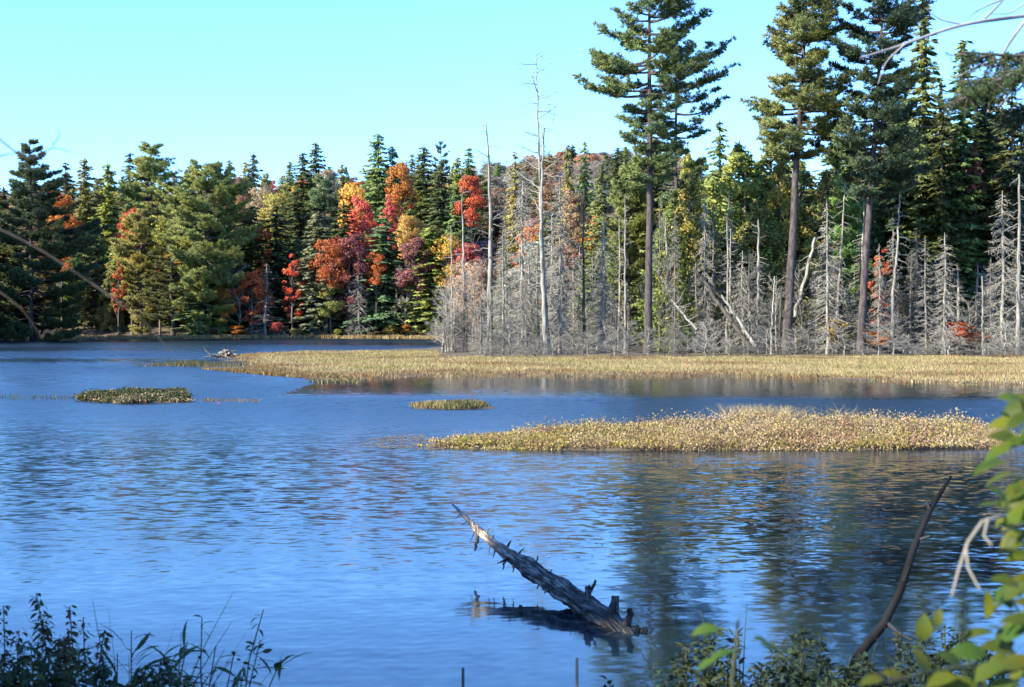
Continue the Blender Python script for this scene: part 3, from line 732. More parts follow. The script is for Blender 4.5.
RIGHT = [
 ('thin_spruce', 924, 124, -6, 40, 'gr', 'very tall narrow olive spruce with a thin bare tip right of the dark slanting pine', 0),
 ('thin_spruce', 941, 122, 82, 34, 'dk', 'dark thin spruce beside the very tall narrow olive spruce', 1),
 ('thin_spruce', 963, 124, 42, 44, 'gr', 'tall spruce with sunlit left edge under the near overhanging bough', 0),
 ('spruce', 905, 126, 92, 54, 'dk', 'dark heavy spruce behind the dark slanting pine'),
 ('cedar', 716, 127, 168, 66, 'ol', 'dense olive cedar under the pointed dark green spruce'),
 ('cedar', 757, 119, 196, 60, 'ol', 'olive cedar behind the white broken snag'),
 ('cedar', 708, 117, 232, 60, 'yo', 'low yellow olive cedar behind the top of the slanting logs'),
 ('cedar', 800, 129, 158, 66, 'ol', 'olive cedar showing both sides of the golden pine trunk'),
 ('cedar', 852, 128, 152, 62, 'gr', 'green cedar behind the fresh green young pine'),
 ('cedar', 738, 124, 140, 66, 'yo', 'tall yellow olive cedar, the highest left of the golden pine trunk'),
 ('cedar', 781, 121, 150, 50, 'ol', 'slim olive cedar pressed against the golden pine trunk'),
 ('cedar', 688, 122, 150, 46, 'ol', 'slim olive cedar between the two trunks of the tallest pines and the pointed spruce'),
 ('cedar', 834, 126, 140, 56, 'gr', 'tall green cedar halfway between the golden and the slanting pines'),
 ('spruce', 985, 126, 76, 56, 'dk', 'dark spruce right of the tall sunlit-edged spruce'),
 ('spruce', 1012, 122, 96, 60, 'dk', 'dark spruce near the right edge behind the pale dead trees'),
 ('spruce', 720, 128, 122, 42, 'gr', 'pointed dark green spruce in the gap between the tallest and the golden pine'),
 ('cedar', 746, 122, 150, 84, 'ol', 'broad olive cedar filling the gap left of the golden olive pine'),
 ('cedar', 772, 126, 136, 70, 'yo', 'yellowish cedar tight behind the golden olive pine trunk'),
 ('cedar', 690, 115, 176, 56, 'yo', 'yellow olive cedar right of the tallest pine trunk'),
 ('cedar', 670, 114, 200, 44, 'yo', 'yellow lit cedar low behind the tallest pine trunk'),
 ('round_pine', 700, 130, 162, 50, 'gr', 'green bushy pine behind the yellow olive cedar', 0),
 ('cedar', 826, 120, 168, 56, 'yo', 'yellow olive cedar between the golden pine and the dark slanting pine'),
 ('round_pine', 845, 118, 186, 54, 'gr', 'fresh green young pine against the dark slanting trunk', 0),
 ('round_pine', 628, 124, 168, 54, 'gr', 'green low pine just left of the tallest pine trunk', 0),
 ('spruce', 600, 140, 176, 40, 'gr', 'green spruce inside the dead stand left of the tallest pine'),
 ('spruce', 545, 150, 214, 40, 'bl', 'blue green spruce hidden among grey trees behind the forked tall snag'),
 ('spruce', 592, 132, 250, 38, 'gr', 'young green spruce low in the dead stand'),
 ('spruce', 508, 140, 252, 30, 'gr', 'young green spruce right of the stubbed white snag'),
 ('column_maple', 882, 112.5, 238, 32, 'red', 'scarlet young maple between the slanting pine trunk and a pale dead tree'),
 ('column_maple', 975, 123.5, 138, 20, 'mar', 'muted red maple high among the dark spruces at the right'),
 ('maple', 958, 109, 318, 34, 'red', 'low dark red bush under the dead trees at right'),
 ('maple', 838, 109.5, 314, 36, 'yg', 'low yellow green tree behind the grey brush left of the slanting pine'),
 ('maple', 876, 109, 328, 36, 'or', 'low orange bush at the foot of the slanting pine'),
 ('maple', 975, 110, 330, 44, 'or', 'low orange bush at the far right under the dead spruces'),
 ('maple', 664, 118, 296, 40, 'yel', 'yellow bush behind the foot of the tallest pine'),
 ('cedar', 735, 118, 240, 60, 'ol', 'low olive cedar behind the slanting dead logs'),
 ('cedar', 812, 117, 235, 46, 'ol', 'low olive cedar just right of the golden pine trunk'),
]
for t in RIGHT:
    tree(*t[:7], var=(t[7] if len(t) > 7 else None))
for i in range(26):      # dark conifers closing the wood behind; hardly told apart
    px = [700, 730, 762, 790, 812, 836, 862, 890, 914, 936, 955, 978, 1000, 1024, 1045, 1070, 640, 655, 880, 905, 930, 950, 990, 1015, 1040, 848][i]
    tree('spruce', px, 131 + G.uniform(0, 16), 150 + G.uniform(-20, 45) - (40 if px > 870 else 0), G.uniform(58, 80), 'dk' if px > 850 else 'gr', 'dark spruce in the wood closing behind the tall pines', group='spruces behind the tall pines')

# ------------------------------------------------------------------ dead stand on the near point
def snag(base_px, Y, pts, r0, r1, col, label, branches, seed, stubs=0):
    """pts: (px, py) up the trunk; branches: (share, side, length, rise)"""
    g = np.random.default_rng(seed)
    X0 = (base_px - 512) / F * Y; z0 = ground(X0, Y)
    o = thing('dead_snag', label, 'dead tree', (X0, Y, z0))
    P = [np.array([0, 0, -.2])]
    for i, (a, b_) in enumerate(pts):
        v = at(a, b_, Y); P.append(np.array([v.x - X0, g.normal(0, .12), v.z - z0]))
    P = np.array(P); tt = np.linspace(0, 1, 26); ts = np.linspace(0, 1, len(P))
    hgt = (P[:, 2] - P[0, 2]) / (P[-1, 2] - P[0, 2])
    Q = np.stack([np.interp(tt, hgt, P[:, k_]) for k_ in range(3)], 1) + g.normal(0, .025, (26, 3))
    rr = r0 + (r1 - r0) * tt ** .9; rr[0] *= 1.4
    mb = MB(); mb.tubes(Q, rr, 9); link('trunk', mb.mesh('trunk', M_DEAD, True), o, colour(col))
    t5 = np.linspace(0, 1, 6)
    for (f, az, Lb, rise) in branches:
        b0 = np.array([np.interp(f, tt, Q[:, k_]) for k_ in range(3)])
        d = np.array([math.cos(R(az)), math.sin(R(az)), 0])
        p = b0 + d * (t5 * Lb)[:, None] + np.array([0, 0, 1]) * (Lb * (rise * t5 - .25 * t5 ** 2 * (rise < .2) + g.normal(0, .03, 6)))[:, None]
        mb = MB(); rb = min(.06, .026 + .014 * Lb); mb.tubes(p, np.linspace(rb, .01, 6), 5)
        for j in range(int(2 + Lb * 3)):
            s = g.uniform(.3, 1); q = np.array([np.interp(s, t5, p[:, k_]) for k_ in range(3)])
            dd = nrm(d + g.normal(0, .6, 3)); mb.tubes(q + dd * (np.linspace(0, 1, 3) * Lb * .35 * g.uniform(.4, 1))[:, None], np.array([.017, .013, .008]), 3)
        link('branch', mb.mesh('branch', M_TWIG, True), o, tuple(.8 * q for q in colour(col)))
    PLACED.append((X0, Y)); return o
gb = np.random.default_rng(5)
def many(n, f0, f1, L0, L1, rise=(-.2, .5)):
    return [(f0 + (f1 - f0) * (i + gb.random()) / n, gb.choice([0, 180, 30, 150, 200, -20, 90, 270]) + gb.uniform(-20, 20), gb.uniform(L0, L1) * (1.15 - .5 * (i / n)), gb.uniform(*rise)) for i in range(n)]
snag(490, 116, [(490, 300), (491, 230), (489, 170), (486, 122)], .30, .05, 'gw', 'white barked snag with dark stubs, second tall one from the left of the dead stand', many(40, .3, 1, .6, 1.9), 1)
snag(546, 108, [(544, 300), (541, 240), (542, 180), (544, 128)], .24, .06, 'gw', 'thick pale snag with a broken top beside the spiky tallest one', many(48, .25, 1, .4, 1.6), 2)
snag(549, 110, [(545, 300), (541, 220), (538, 120), (536, 56)], .22, .03, 'gp', 'tallest snag, spiky bare top standing against the sky', many(52, .42, 1, .8, 2.6, (0, .8)), 3)
snag(465, 118, [(464, 290), (463, 240), (462, 186)], .17, .04, 'gw', 'slender pale snag, leftmost of the tall ones in the dead stand', many(16, .4, 1, .4, 1.3), 4)
snag(452, 121, [(452, 300), (451, 226)], .12, .03, 'gp', 'thin grey snag at the left edge of the dead stand', many(14, .3, 1, .3, 1.0), 5)
snag(584, 112, [(584, 290), (583, 240), (584, 190)], .15, .05, 'gd', 'dark upright snag with short twigs midway between forked snag and tallest pine', many(30, .2, 1, .3, .9), 6)
snag(616, 105, [(616, 325), (615, 300)], .10, .04, 'gd', 'short dark post-like stub at the grass edge left of the tallest pine', many(5, .4, 1, .2, .4), 7)
snag(625, 111, [(625, 280), (625, 194)], .13, .04, 'gw', 'straight thin white snag just left of the tallest pine', many(20, .3, 1, .3, .9), 8)
snag(758, 110, [(758, 280), (759, 220)], .15, .07, 'gw', 'straight white broken snag left of the golden pine trunk', many(12, .3, 1, .3, 1.0), 9)
snag(713, 113, [(713, 280), (714, 204)], .12, .04, 'gm', 'thin grey snag behind the slanting dead logs', many(18, .3, 1, .3, 1.0), 10)
snag(730, 112, [(730, 300), (731, 228)], .12, .04, 'gp', 'grey snag with twigs between the slanting dead logs and the white broken snag', many(18, .3, 1, .3, 1.1), 11)
snag(836, 110, [(838, 300), (842, 240), (846, 180)], .16, .04, 'gw', 'pale slightly leaning snag with drooping limbs between the golden and slanting pines', many(40, .3, 1, .5, 1.6, (-.6, .1)), 12)
snag(892, 109, [(893, 300), (896, 250), (900, 192)], .17, .05, 'gw', 'pale leaning snag in front of the scarlet young maple', many(26, .3, 1, .5, 1.7, (-.4, .2)), 13)
snag(983, 107, [(983, 320), (982, 276)], .11, .05, 'gw', 'short white pole right of the drooping dead spruce', many(4, .5, 1, .2, .4), 14)
snag(1018, 107, [(1018, 280), (1019, 174)], .20, .08, 'gw', 'thick pale snag at the right edge of the picture', many(40, .25, 1, .5, 1.7, (-.6, .1)), 15)
snag(778, 107.5, [(780, 320), (782, 286)], .11, .06, 'gd', 'short dark broken pole left of the golden pine foot', many(4, .4, 1, .2, .4), 16)
snag(771, 107.5, [(772, 330), (775, 276)], .10, .05, 'gp', 'short pale leaning pole left of the golden pine foot', many(5, .4, 1, .2, .5), 17)

def fallen(p0, p1, Y0, Y1, r0, r1, col, label, seed):
    g = np.random.default_rng(seed); a, b_ = np.array(at(*p0, Y0)), np.array(at(*p1, Y1))
    o = thing('fallen_log', label, 'dead log', tuple(a)); t = np.linspace(0, 1, 14)
    P = (b_ - a) * t[:, None] + g.normal(0, .04, (14, 3)); mb = MB(); mb.tubes(P, np.linspace(r0, r1, 14), 8)
    link('trunk', mb.mesh('trunk', M_DEAD, True), o, colour(col))
    for i in range(9):
        q = P[3 + i]; d = nrm(g.normal(0, 1, 3) + np.array([0, 0, .6])); mb = MB(); L_ = g.uniform(.5, 1.6)
        mb.tubes(q + d * (np.linspace(0, 1, 4) * L_)[:, None] + g.normal(0, .04, (4, 3)), np.linspace(.03, .008, 4), 4)
        link('branch', mb.mesh('branch', M_TWIG, True), o, colour(col))
    return o
fallen((752, 350), (694, 268), 108, 112, .22, .12, 'gd', 'dark slanting dead log leaning left over the brush', 1)
fallen((756, 346), (722, 296), 107, 109, .16, .08, 'gw', 'pale slanting dead log below the dark slanting one', 2)
fallen((794, 318), (816, 238), 111, 113, .16, .10, 'gp', 'pale peeling log leaning right beside the golden pine trunk', 3)
fallen((676, 320), (651, 280), 113, 115, .16, .10, 'gd', 'dark log leaning against the tallest pine trunk', 4)
fallen((697, 330), (672, 300), 108, 109, .10, .05, 'gp', 'thin grey log propped in the brush right of the tallest pine', 5)

DEAD = [
 ('dead_spruce', 942, 108.5, 232, 46, 'gp', 'drooping pale dead spruce with hanging branches, middle of the right dead group', 1),
 ('dead_spruce', 1003, 109, 190, 60, 'gp', 'tall bushy dead spruce near the right edge of the picture', 3),
 ('dead_spruce', 914, 112, 226, 40, 'gm', 'grey dead spruce just right of the pale leaning snag', 1),
 ('dead_spruce', 860, 113, 236, 34, 'gm', 'grey dead spruce hidden behind the slanting pine trunk', 0),
 ('dead_spruce', 822, 111, 240, 40, 'gm', 'grey dead spruce between the peeling log and the pale leaning snag', 1),
 ('dead_spruce', 745, 111, 250, 40, 'gp', 'grey dead spruce left of the white broken snag', 1),
 ('dead_spruce', 696, 112, 262, 44, 'gp', 'bushy grey dead spruce behind the top of the slanting logs', 3),
 ('dead_spruce', 604, 113, 212, 40, 'gp', 'tall pale dead spruce left of the thin white snag', 0),
 ('dead_spruce', 560, 111, 170, 50, 'gp', 'large twiggy dead spruce just right of the forked tall snag', 3),
 ('dead_spruce', 522, 114, 180, 56, 'gp', 'large twiggy dead spruce just left of the forked tall snag', 3),
 ('dead_spruce', 505, 118, 214, 40, 'gm', 'grey dead spruce right of the stubbed white snag', 0),
]
for t in DEAD:
    tree(*t[:7], var=t[7])
g2 = np.random.default_rng(9)
for i in range(66):      # the grey crowd of the dead stand
    px = 440 + 190 * (i + g2.random()) / 28 if i < 28 else 640 + 420 * (i - 28 + g2.random()) / 38
    Yq = g2.uniform(108.5, 128) if i < 28 else g2.uniform(108.5, 115)
    if px < 470: Yq = max(Yq, 117)
    hpx = (g2.uniform(50, 145) if px > 500 else g2.uniform(30, 95)) if i < 28 else g2.uniform(45, 160)
    tree('dead_spruce' if g2.random() < .72 else 'bare', px, Yq, 350 - hpx, g2.uniform(24, 44), ['gp', 'gm', 'gw', 'gp'][int(g2.integers(4))], 'grey twiggy dead tree in the crowd of the dead stand', group='grey dead trees of the stand')
for i in range(62):      # brush under the stand
    px = 436 + 620 * (i + g2.random()) / 62
    Yq = (g2.uniform(97.5, 107) if px > 475 else g2.uniform(112, 118))
    tree('bare', px, Yq, 353 - 46 * g2.random() ** 1.8 - 5, g2.uniform(28, 52), ['gp', 'gm', 'gw'][int(g2.integers(3))], 'tangled grey leafless brush along the grass edge', group='grey brush under the dead stand', name='leafless_bush')

# ------------------------------------------------------------------ crowd of the far wood
used = list(PLACED)
def free(x, y, dmin):
    return all((x - a) ** 2 + (y - b_) ** 2 > dmin * dmin for a, b_ in used[-400:])
gf = np.random.default_rng(21)
def scatter(n, px0, px1, Y0, Y1, h0, h1, dmin, kinds, cols, label, group, w0=26, w1=46):
    c = 0
    for _ in range(n * 12):
        if c >= n: break
        Yq = gf.uniform(Y0, Y1); px = gf.uniform(px0, px1); x = (px - 512) / F * Yq
        if not free(x, Yq, dmin): continue
        if sdist([(x, Yq)], PENIN)[0] < 1.5: continue
        used.append((x, Yq)); h = gf.uniform(h0, h1)
        tree(kinds[int(gf.integers(len(kinds)))], px, Yq, 0, gf.uniform(w0, w1) * 195 / Yq, cols[int(gf.integers(len(cols)))], label, group=group, h=h); c += 1
scatter(40, -50, 470, 203, 216, 9, 14, 3.0, ['spruce', 'spruce', 'cedar', 'round_pine'], ['gr', 'gy', 'ol', 'dk'], 'green conifer crowded in the front rows of the wood across the water', 'conifers in the front rows across the water', 24, 36)
scatter(110, -60, 480, 214, 296, 10, 15, 3.2, ['spruce', 'spruce', 'spruce', 'cedar', 'round_pine'], ['gr', 'gr', 'ol', 'gy', 'dk'], 'green conifer in the crowd on the slope across the water', 'conifers on the slope across the water', 26, 40)
scatter(95, -40, 480, 203, 296, 8, 12, 2.8, ['maple', 'maple', 'column_maple'], ['or', 'rust', 'red', 'gold', 'pale', 'yg', 'yel'], 'autumn coloured maple filling gaps between the conifers on the slope', 'maples filling gaps on the slope', 28, 46)
scatter(190, 420, 690, 262, 490, 7, 11, 4.0, ['maple', 'bare', 'bare', 'bare'], ['rust', 'pale', 'gm', 'gm', 'gp'], 'rusty or half bare tree on the hill top far behind the dead stand', 'rusty trees on the far hill', 40, 60)
scatter(70, -80, 460, 292, 330, 8, 12, 4.0, ['maple', 'maple', 'bare'], ['rust', 'pale', 'or', 'gold'], 'rusty tree on the slope top behind the left wood', 'rusty trees behind the left wood', 40, 60)
scatter(80, -80, 700, 270, 440, 9, 12, 3.6, ['spruce'], ['gr', 'ol', 'dk'], 'distant spruce among the rusty trees on the hill top', 'spruces on the far hill', 26, 40)
scatter(34, 455, 640, 134, 262, 8, 12, 3.4, ['bare', 'bare', 'maple', 'bare', 'spruce'], ['gm', 'gp', 'rust', 'pale'], 'hazy half bare tree behind the dead stand', 'half bare trees behind the dead stand', 34, 54)
scatter(30, 630, 1040, 146, 175, 11, 15, 3.6, ['spruce', 'cedar'], ['gr', 'ol', 'dk'], 'green conifer deep in the wood behind the tall pines', 'conifers deep in the wood at right', 40, 56)
# the wood goes on to the left, its shade falls on the left end of the shore
for i in range(22):
    y = 150 + 27 * gf.random(); x = -.40 * y - 3 - 20 * gf.random()
    if x > -.372 * y - 2: x = -.372 * y - 3 - 6 * gf.random()
    tree('spruce', 0, y, 0, 6.0 / y * F, 'dk', 'dark spruce of the wood going on beyond the left end of the shore', group='spruces beyond the left end of the shore', x=x, h=gf.uniform(19, 25))

# shrubs along the far waterline
SH = [(184, 'gm'), (196, 'gp'), (213, 'mar'), (222, 'yg'), (236, 'or'), (246, 'gm'), (277, 'crim'), (283, 'gp'), (296, 'yg'), (310, 'gm'), (322, 'gm'), (338, 'yg'), (348, 'gm'), (372, 'gy'), (392, 'yg'), (406, 'or'), (414, 'gm'), (424, 'yg'), (438, 'gm'), (150, 'gd'), (120, 'dk'), (90, 'gd'), (60, 'dk'), (30, 'gd')]
wh = {'gm': 'grey bare', 'gp': 'pale grey bare', 'mar': 'maroon', 'yg': 'yellow green', 'or': 'orange', 'crim': 'bright crimson', 'gy': 'grey green', 'gd': 'dark bare', 'dk': 'dark green'}
BY = {184: 'left of a pale stem', 196: 'under the dark low pine', 213: 'left of the young green spruce', 222: 'below the young green spruce', 236: 'below the grey leaning tree', 246: 'by the foot of the grey leaning tree',
      277: 'alone at the waterline, tiny and vivid', 283: 'just right of the vivid crimson one', 296: 'below the red column-shaped maple', 310: 'left of the greyish front spruce foot', 322: 'at the greyish front spruce foot',
      338: 'right of the greyish front spruce', 348: 'left of the dead grey spruce foot', 372: 'left of the full blue green spruce foot', 392: 'right of the full blue green spruce foot', 406: 'between the two full front spruces',
      414: 'left of the full olive spruce foot', 424: 'under the full olive spruce', 438: 'at the right end of the open water strip', 150: 'at the right end of the shaded shore', 120: 'below the small bright red maple', 90: 'in the middle of the shaded shore', 60: 'below the big dark pine', 30: 'at the left end of the shaded shore'}
for px, c in SH:
    kd = 'bare' if c in ('gm', 'gp', 'gd') else 'maple'
    Yq = 195 if px > 160 else 191
    tree(kd, px, Yq, 338 - G.uniform(9, 16) - (4 if c == 'crim' else 0), G.uniform(12, 22), c, f'{wh[c]} waterside shrub {BY[px]}', group='shrubs along the far waterline', name='shrub')

# ------------------------------------------------------------------ reeds, sedge, marsh
M_SEDGE = foliage_mat('dry_sedge', base=(.38, .28, .13), hue=.02, val=.4, trans=.2, patch=.8, patch_scale=.3, patch_tint=(.72, .78, .6))
M_RUST = foliage_mat('rusty_sedge', base=(.21, .145, .065), hue=.02, val=.35, trans=.3, patch=.8, patch_scale=.4, patch_tint=(1.1, .65, .5))
M_GSEDGE = foliage_mat('greenish_sedge', base=(.20, .19, .055), hue=.02, val=.4, trans=.2, patch=.6, patch_scale=.3, patch_tint=(1.3, 1.1, .7))
M_GALE = foliage_mat('marsh_shrub_leaves', base=(.37, .275, .145), hue=.025, val=.5, trans=.2, patch=.8, patch_scale=1.3, patch_tint=(.72, .52, .62))
M_GALEY = foliage_mat('yellow_marsh_leaves', base=(.33, .255, .06), hue=.03, val=.4, trans=.3, patch=.6, patch_scale=1.2, patch_tint=(.8, .9, .6))
M_OLIVE = foliage_mat('olive_marsh_leaves', base=(.055, .065, .025), hue=.03, val=.5, trans=.2, patch=.6, patch_scale=.8, patch_tint=(2.0, 1.4, .7))
gr = np.random.default_rng(3)
def in_poly(n, poly, keep):
    a = np.array(poly); lo, hi = a.min(0), a.max(0); out = []
    while sum(len(q) for q in out) < n:
        p = gr.uniform(lo, hi, (n, 2)); p = p[sdist(p, poly) > 0]; p = p[keep(p)]; out.append(p)
    return np.concatenate(out)[:n]
def z_np(p): return np.maximum(ground_np(p[:, 0], p[:, 1]), -.03)
def sedge(name, label, n, poly, keep, h0, h1, wdt, mats, pick, cat='grass', bend=.35):
    p = in_poly(n, poly, keep); z = z_np(p)
    cl = .5 + .5 * np.sin(p[:, 0] * 1.3 + 2 * np.sin(p[:, 1] * .6)) * np.sin(p[:, 1] * .9 + np.sin(p[:, 0] * .7))
    H = (h0 + (h1 - h0) * (.55 * cl + .45 * gr.random(n)))
    D = np.stack([gr.normal(0, 1, n), gr.normal(0, 1, n), 0 * z], 1)
    mi = pick(p); mb = MB()
    for i in range(len(mats)):
        s = mi == i
        if s.any(): mb.blades(np.column_stack([p, z - .03])[s], D[s], H[s], wdt, bend, m=i, segs=2)
    return tag(link(name, mb.mesh(name, mats)), label, cat, kind='stuff')
view = lambda p: (np.abs(p[:, 0]) < .40 * p[:, 1] + 4)
def field_pick(p):
    d = sdist(p, PENIN); n1_ = np.sin(p[:, 0] * .45 + 1.7 * np.sin(p[:, 1] * .21)) + np.sin(p[:, 1] * .5 + np.sin(p[:, 0] * .33)) + gr.normal(0, .7, len(p))
    mi = np.where(n1_ > 1.7, 2, 0); mi = np.where(n1_ < -1.2, 1, mi)
    edge = (d < 2.0 + 1.4 * (np.sin(p[:, 0] * .5) + np.sin(p[:, 0] * .21 + 1))) & (gr.random(len(p)) < .7)
    return np.where(edge, 1, mi)
def edge_pick(poly):
    def f(p):
        d = sdist(p, poly); nn = gr.random(len(p)); wv = np.sin(p[:, 0] * .5) + np.sin(p[:, 0] * .21 + 1)
        return np.where((d < 2.2 + 1.3 * wv) & (nn < .75), 1, 0)
    return f
PSHORE = [q for q in PENIN if q[1] < 140 and abs(q[0]) < 61]
sedge('shore_sedge', 'dry tan sedge meadow along the near point below the dead trees', 150000, [(-23, 60), (48, 50), (48, 101), (-5, 101), (-6.5, 119), (-23, 119)],
      lambda p: (sdist(p, PENIN) > -.9 * gr.random(len(p)) ** 2 + np.where(p[:, 0] < -9, .1 + 1.7 * wob(p[:, 0] * 1.1, p[:, 1] * 1.1), 1.0 * wob(p[:, 0], p[:, 1]) - .3)) & view(p),   .08, .30, .032, [M_SEDGE, M_RUST, M_GSEDGE], field_pick)
sedge('far_sedge', 'thin pale grass line along the far waterline', 9000, [(-72, 182), (-8, 182), (-8, 200), (-72, 200)],
      lambda p: (sdist(p, PENIN) > .2) & (sdist(p, PENIN) < 5), .35, .8, .09, [M_SEDGE, M_RUST], lambda p: (gr.random(len(p)) < .3).astype(int))
sedge('left_sedge', 'dark thin sedge standing in the water left of the sedge tongue', 1500, [(-23, 85), (-17, 83), (-15, 86), (-21.5, 92)], lambda p: p[:, 0] > -99, .2, .45, .03, [M_OLIVE, M_RUST], lambda p: (gr.random(len(p)) < .3).astype(int))
sedge('rusty_sedge', 'rusty reddish sedge standing in shallow water before the sedge tongue', 8000, [(-18, 81), (-14, 74.5), (-10.5, 69.5), (-7.5, 67), (-8.5, 69.5), (-11.5, 74.5), (-15, 82)], lambda p: np.sin(p[:, 0] * 2.1 + p[:, 1]) + gr.normal(0, .6, len(p)) > -.4, .1, .36, .04, [M_RUST, M_OLIVE, M_SEDGE], lambda p: gr.choice(3, len(p), p=[.65, .2, .15]))
sedge('water_weeds', 'small green tuft of weeds in the water before the sedge tongue', 700, [(-9.4, 64.2), (-6.8, 64.2), (-7.2, 66), (-9, 66)], lambda p: p[:, 0] > -99, .12, .3, .03, [M_OLIVE, M_SEDGE], lambda p: (gr.random(len(p)) < .3).astype(int))
sedge('sparse_stalks', 'sparse brown stalks poking out of the water right of the dark weed patch', 260, [(-11, 49.6), (-9, 49.6), (-9, 51), (-11.3, 51)], lambda p: p[:, 0] > -99, .1, .3, .02, [M_RUST], lambda p: np.zeros(len(p), int))
sedge('edge_stalks', 'sparse brown stalks in open water at the left of the dark weed patch', 200, [(-19.6, 51), (-16, 50.4), (-16, 52.5), (-19.6, 53)], lambda p: p[:, 0] > -99, .1, .35, .02, [M_OLIVE], lambda p: np.zeros(len(p), int))
sedge('sedge_tuft', 'small grassy islet of green sedge in the middle of the pond', 3200, TUFT, lambda p: p[:, 0] > -99, .06, .30, .02, [M_OLIVE, M_SEDGE], lambda p: (gr.random(len(p)) < np.where(p[:, 0] < -2.2, .75, .3)).astype(int))

def marsh(name, label, poly, nst, hfun, leaf, mats, pick, per=26):
    p = in_poly(nst, poly, lambda q: gr.random(len(q)) < (np.interp(q[:, 0] / q[:, 1] * F + 512, [425, 450, 560, 960, 1000], [.22, .6, 1, 1, .5]) * np.clip(1.1 + 1.5 * (np.minimum(sdist(q, ISLE), .6) - .3) + .9 * wob(q[:, 0] * 2.3, q[:, 1] * 2.3), .05, 1) if poly is ISLE else 1)); z = z_np(p); H = hfun(p) * gr.uniform(.65, 1.15, nst)
    t = gr.random((nst, per)) ** .7
    lean = gr.normal(0, .18, (nst, 2))
    C = np.empty((nst, per, 3)); sp = .05 + .09 * t
    C[..., 0] = p[:, None, 0] + lean[:, None, 0] * t * H[:, None] * 2 + gr.normal(0, 1, (nst, per)) * sp
    C[..., 1] = p[:, None, 1] + lean[:, None, 1] * t * H[:, None] * 2 + gr.normal(0, 1, (nst, per)) * sp
    C[..., 2] = z[:, None] + t * H[:, None] + gr.normal(0, .02, (nst, per))
    mi = np.repeat(pick(p), per); C = C.reshape(-1, 3); n = len(C)
    u = nrm(gr.normal(0, .7, (n, 3)) + np.array([0, 0, .8])); sz = leaf * gr.uniform(.7, 1.3, (n, 1)); v = nrm(np.cross(u, gr.normal(0, 1, (n, 3))))
    mb = MB()
    for i in range(len(mats)):
        s = mi == i
        mb.rhombs(C[s], u[s] * sz[s], v[s] * sz[s] * .5, m=i)
    K = 3; tt = np.linspace(0, 1, K)
    St = np.empty((nst, K, 3)); St[..., 0] = p[:, None, 0] + lean[:, None, 0] * tt * H[:, None] * 2; St[..., 1] = p[:, None, 1] + lean[:, None, 1] * tt * H[:, None] * 2; St[..., 2] = z[:, None] - .05 + tt * H[:, None]
    mb.tubes(St, np.tile(np.array([.006, .005, .003]), (nst, 1)), 3, m=len(mats))
    return tag(link(name, mb.mesh(name, mats + [M_BARK])), label, 'marsh plants', kind='stuff')
def isle_h(p):
    d = sdist(p, ISLE); px = p[:, 0] / p[:, 1] * F + 512
    return np.clip(.10 + .15 * d, .09, .32) * np.interp(px, [425, 520, 640, 700, 760, 860, 960, 1000], [.75, .85, .95, 1.05, 1.15, 1.05, 1.1, .7]) * (1 + .32 * wob(p[:, 0] * 1.9, p[:, 1] * 1.3)) * (.75 + .8 * gr.random(len(p)) ** 3)
def isle_pick(p):
    px = p[:, 0] / p[:, 1] * F + 512
    pr = np.interp(px, [425, 600, 700, 1000], [.7, .4, .2, .25]); return (gr.random(len(p)) < pr).astype(int)
marsh('marsh_shrubs', 'long islet of tan and yellow marsh shrubs across the right half of the pond', ISLE, 5200, isle_h, .028, [M_GALE, M_GALEY], isle_pick)
sedge('marsh_grass', 'fine dry grass blades growing through the long marsh shrub islet', 7000, ISLE, lambda p: (np.sin(p[:, 0] * 1.7 + p[:, 1]) + gr.normal(0, .7, len(p)) > .1) & (gr.random(len(p)) < np.interp(p[:, 0] / p[:, 1] * F + 512, [430, 560, 1000], [.3, 1, 1])), .12, .50, .012, [M_SEDGE, M_RUST], lambda p: (gr.random(len(p)) < .35).astype(int), bend=.5)
sedge('tall_grass', 'pale feathery grass standing above the back of the marsh shrub islet', 900, [(5.6, 35.6), (7.2, 35.6), (7.2, 37.2), (5.6, 37.2)], lambda p: p[:, 0] > -99, .5, .98, .016, [M_SEDGE], lambda p: np.zeros(len(p), int), bend=.5)
sedge('wispy_grass', 'wispy pale grass stems behind the right part of the marsh shrub islet', 130, [(8.0, 35.8), (9.0, 35.8), (9.0, 37.2), (8.0, 37.2)], lambda p: p[:, 0] > -99, .7, 1.15, .014, [M_SEDGE], lambda p: np.zeros(len(p), int), bend=.8)
marsh('weed_patch', 'dark floating weed patch at left, its front edge yellowish', MAT_, 1500, lambda p: .10 + .15 * np.clip(wob(p[:, 0] * 2.6, p[:, 1] * 2.6), -.5, 1), .045, [M_OLIVE, M_GALE], lambda p: ((gr.random(len(p)) < np.where(p[:, 1] < 50.0, .3, .04))).astype(int), per=20)

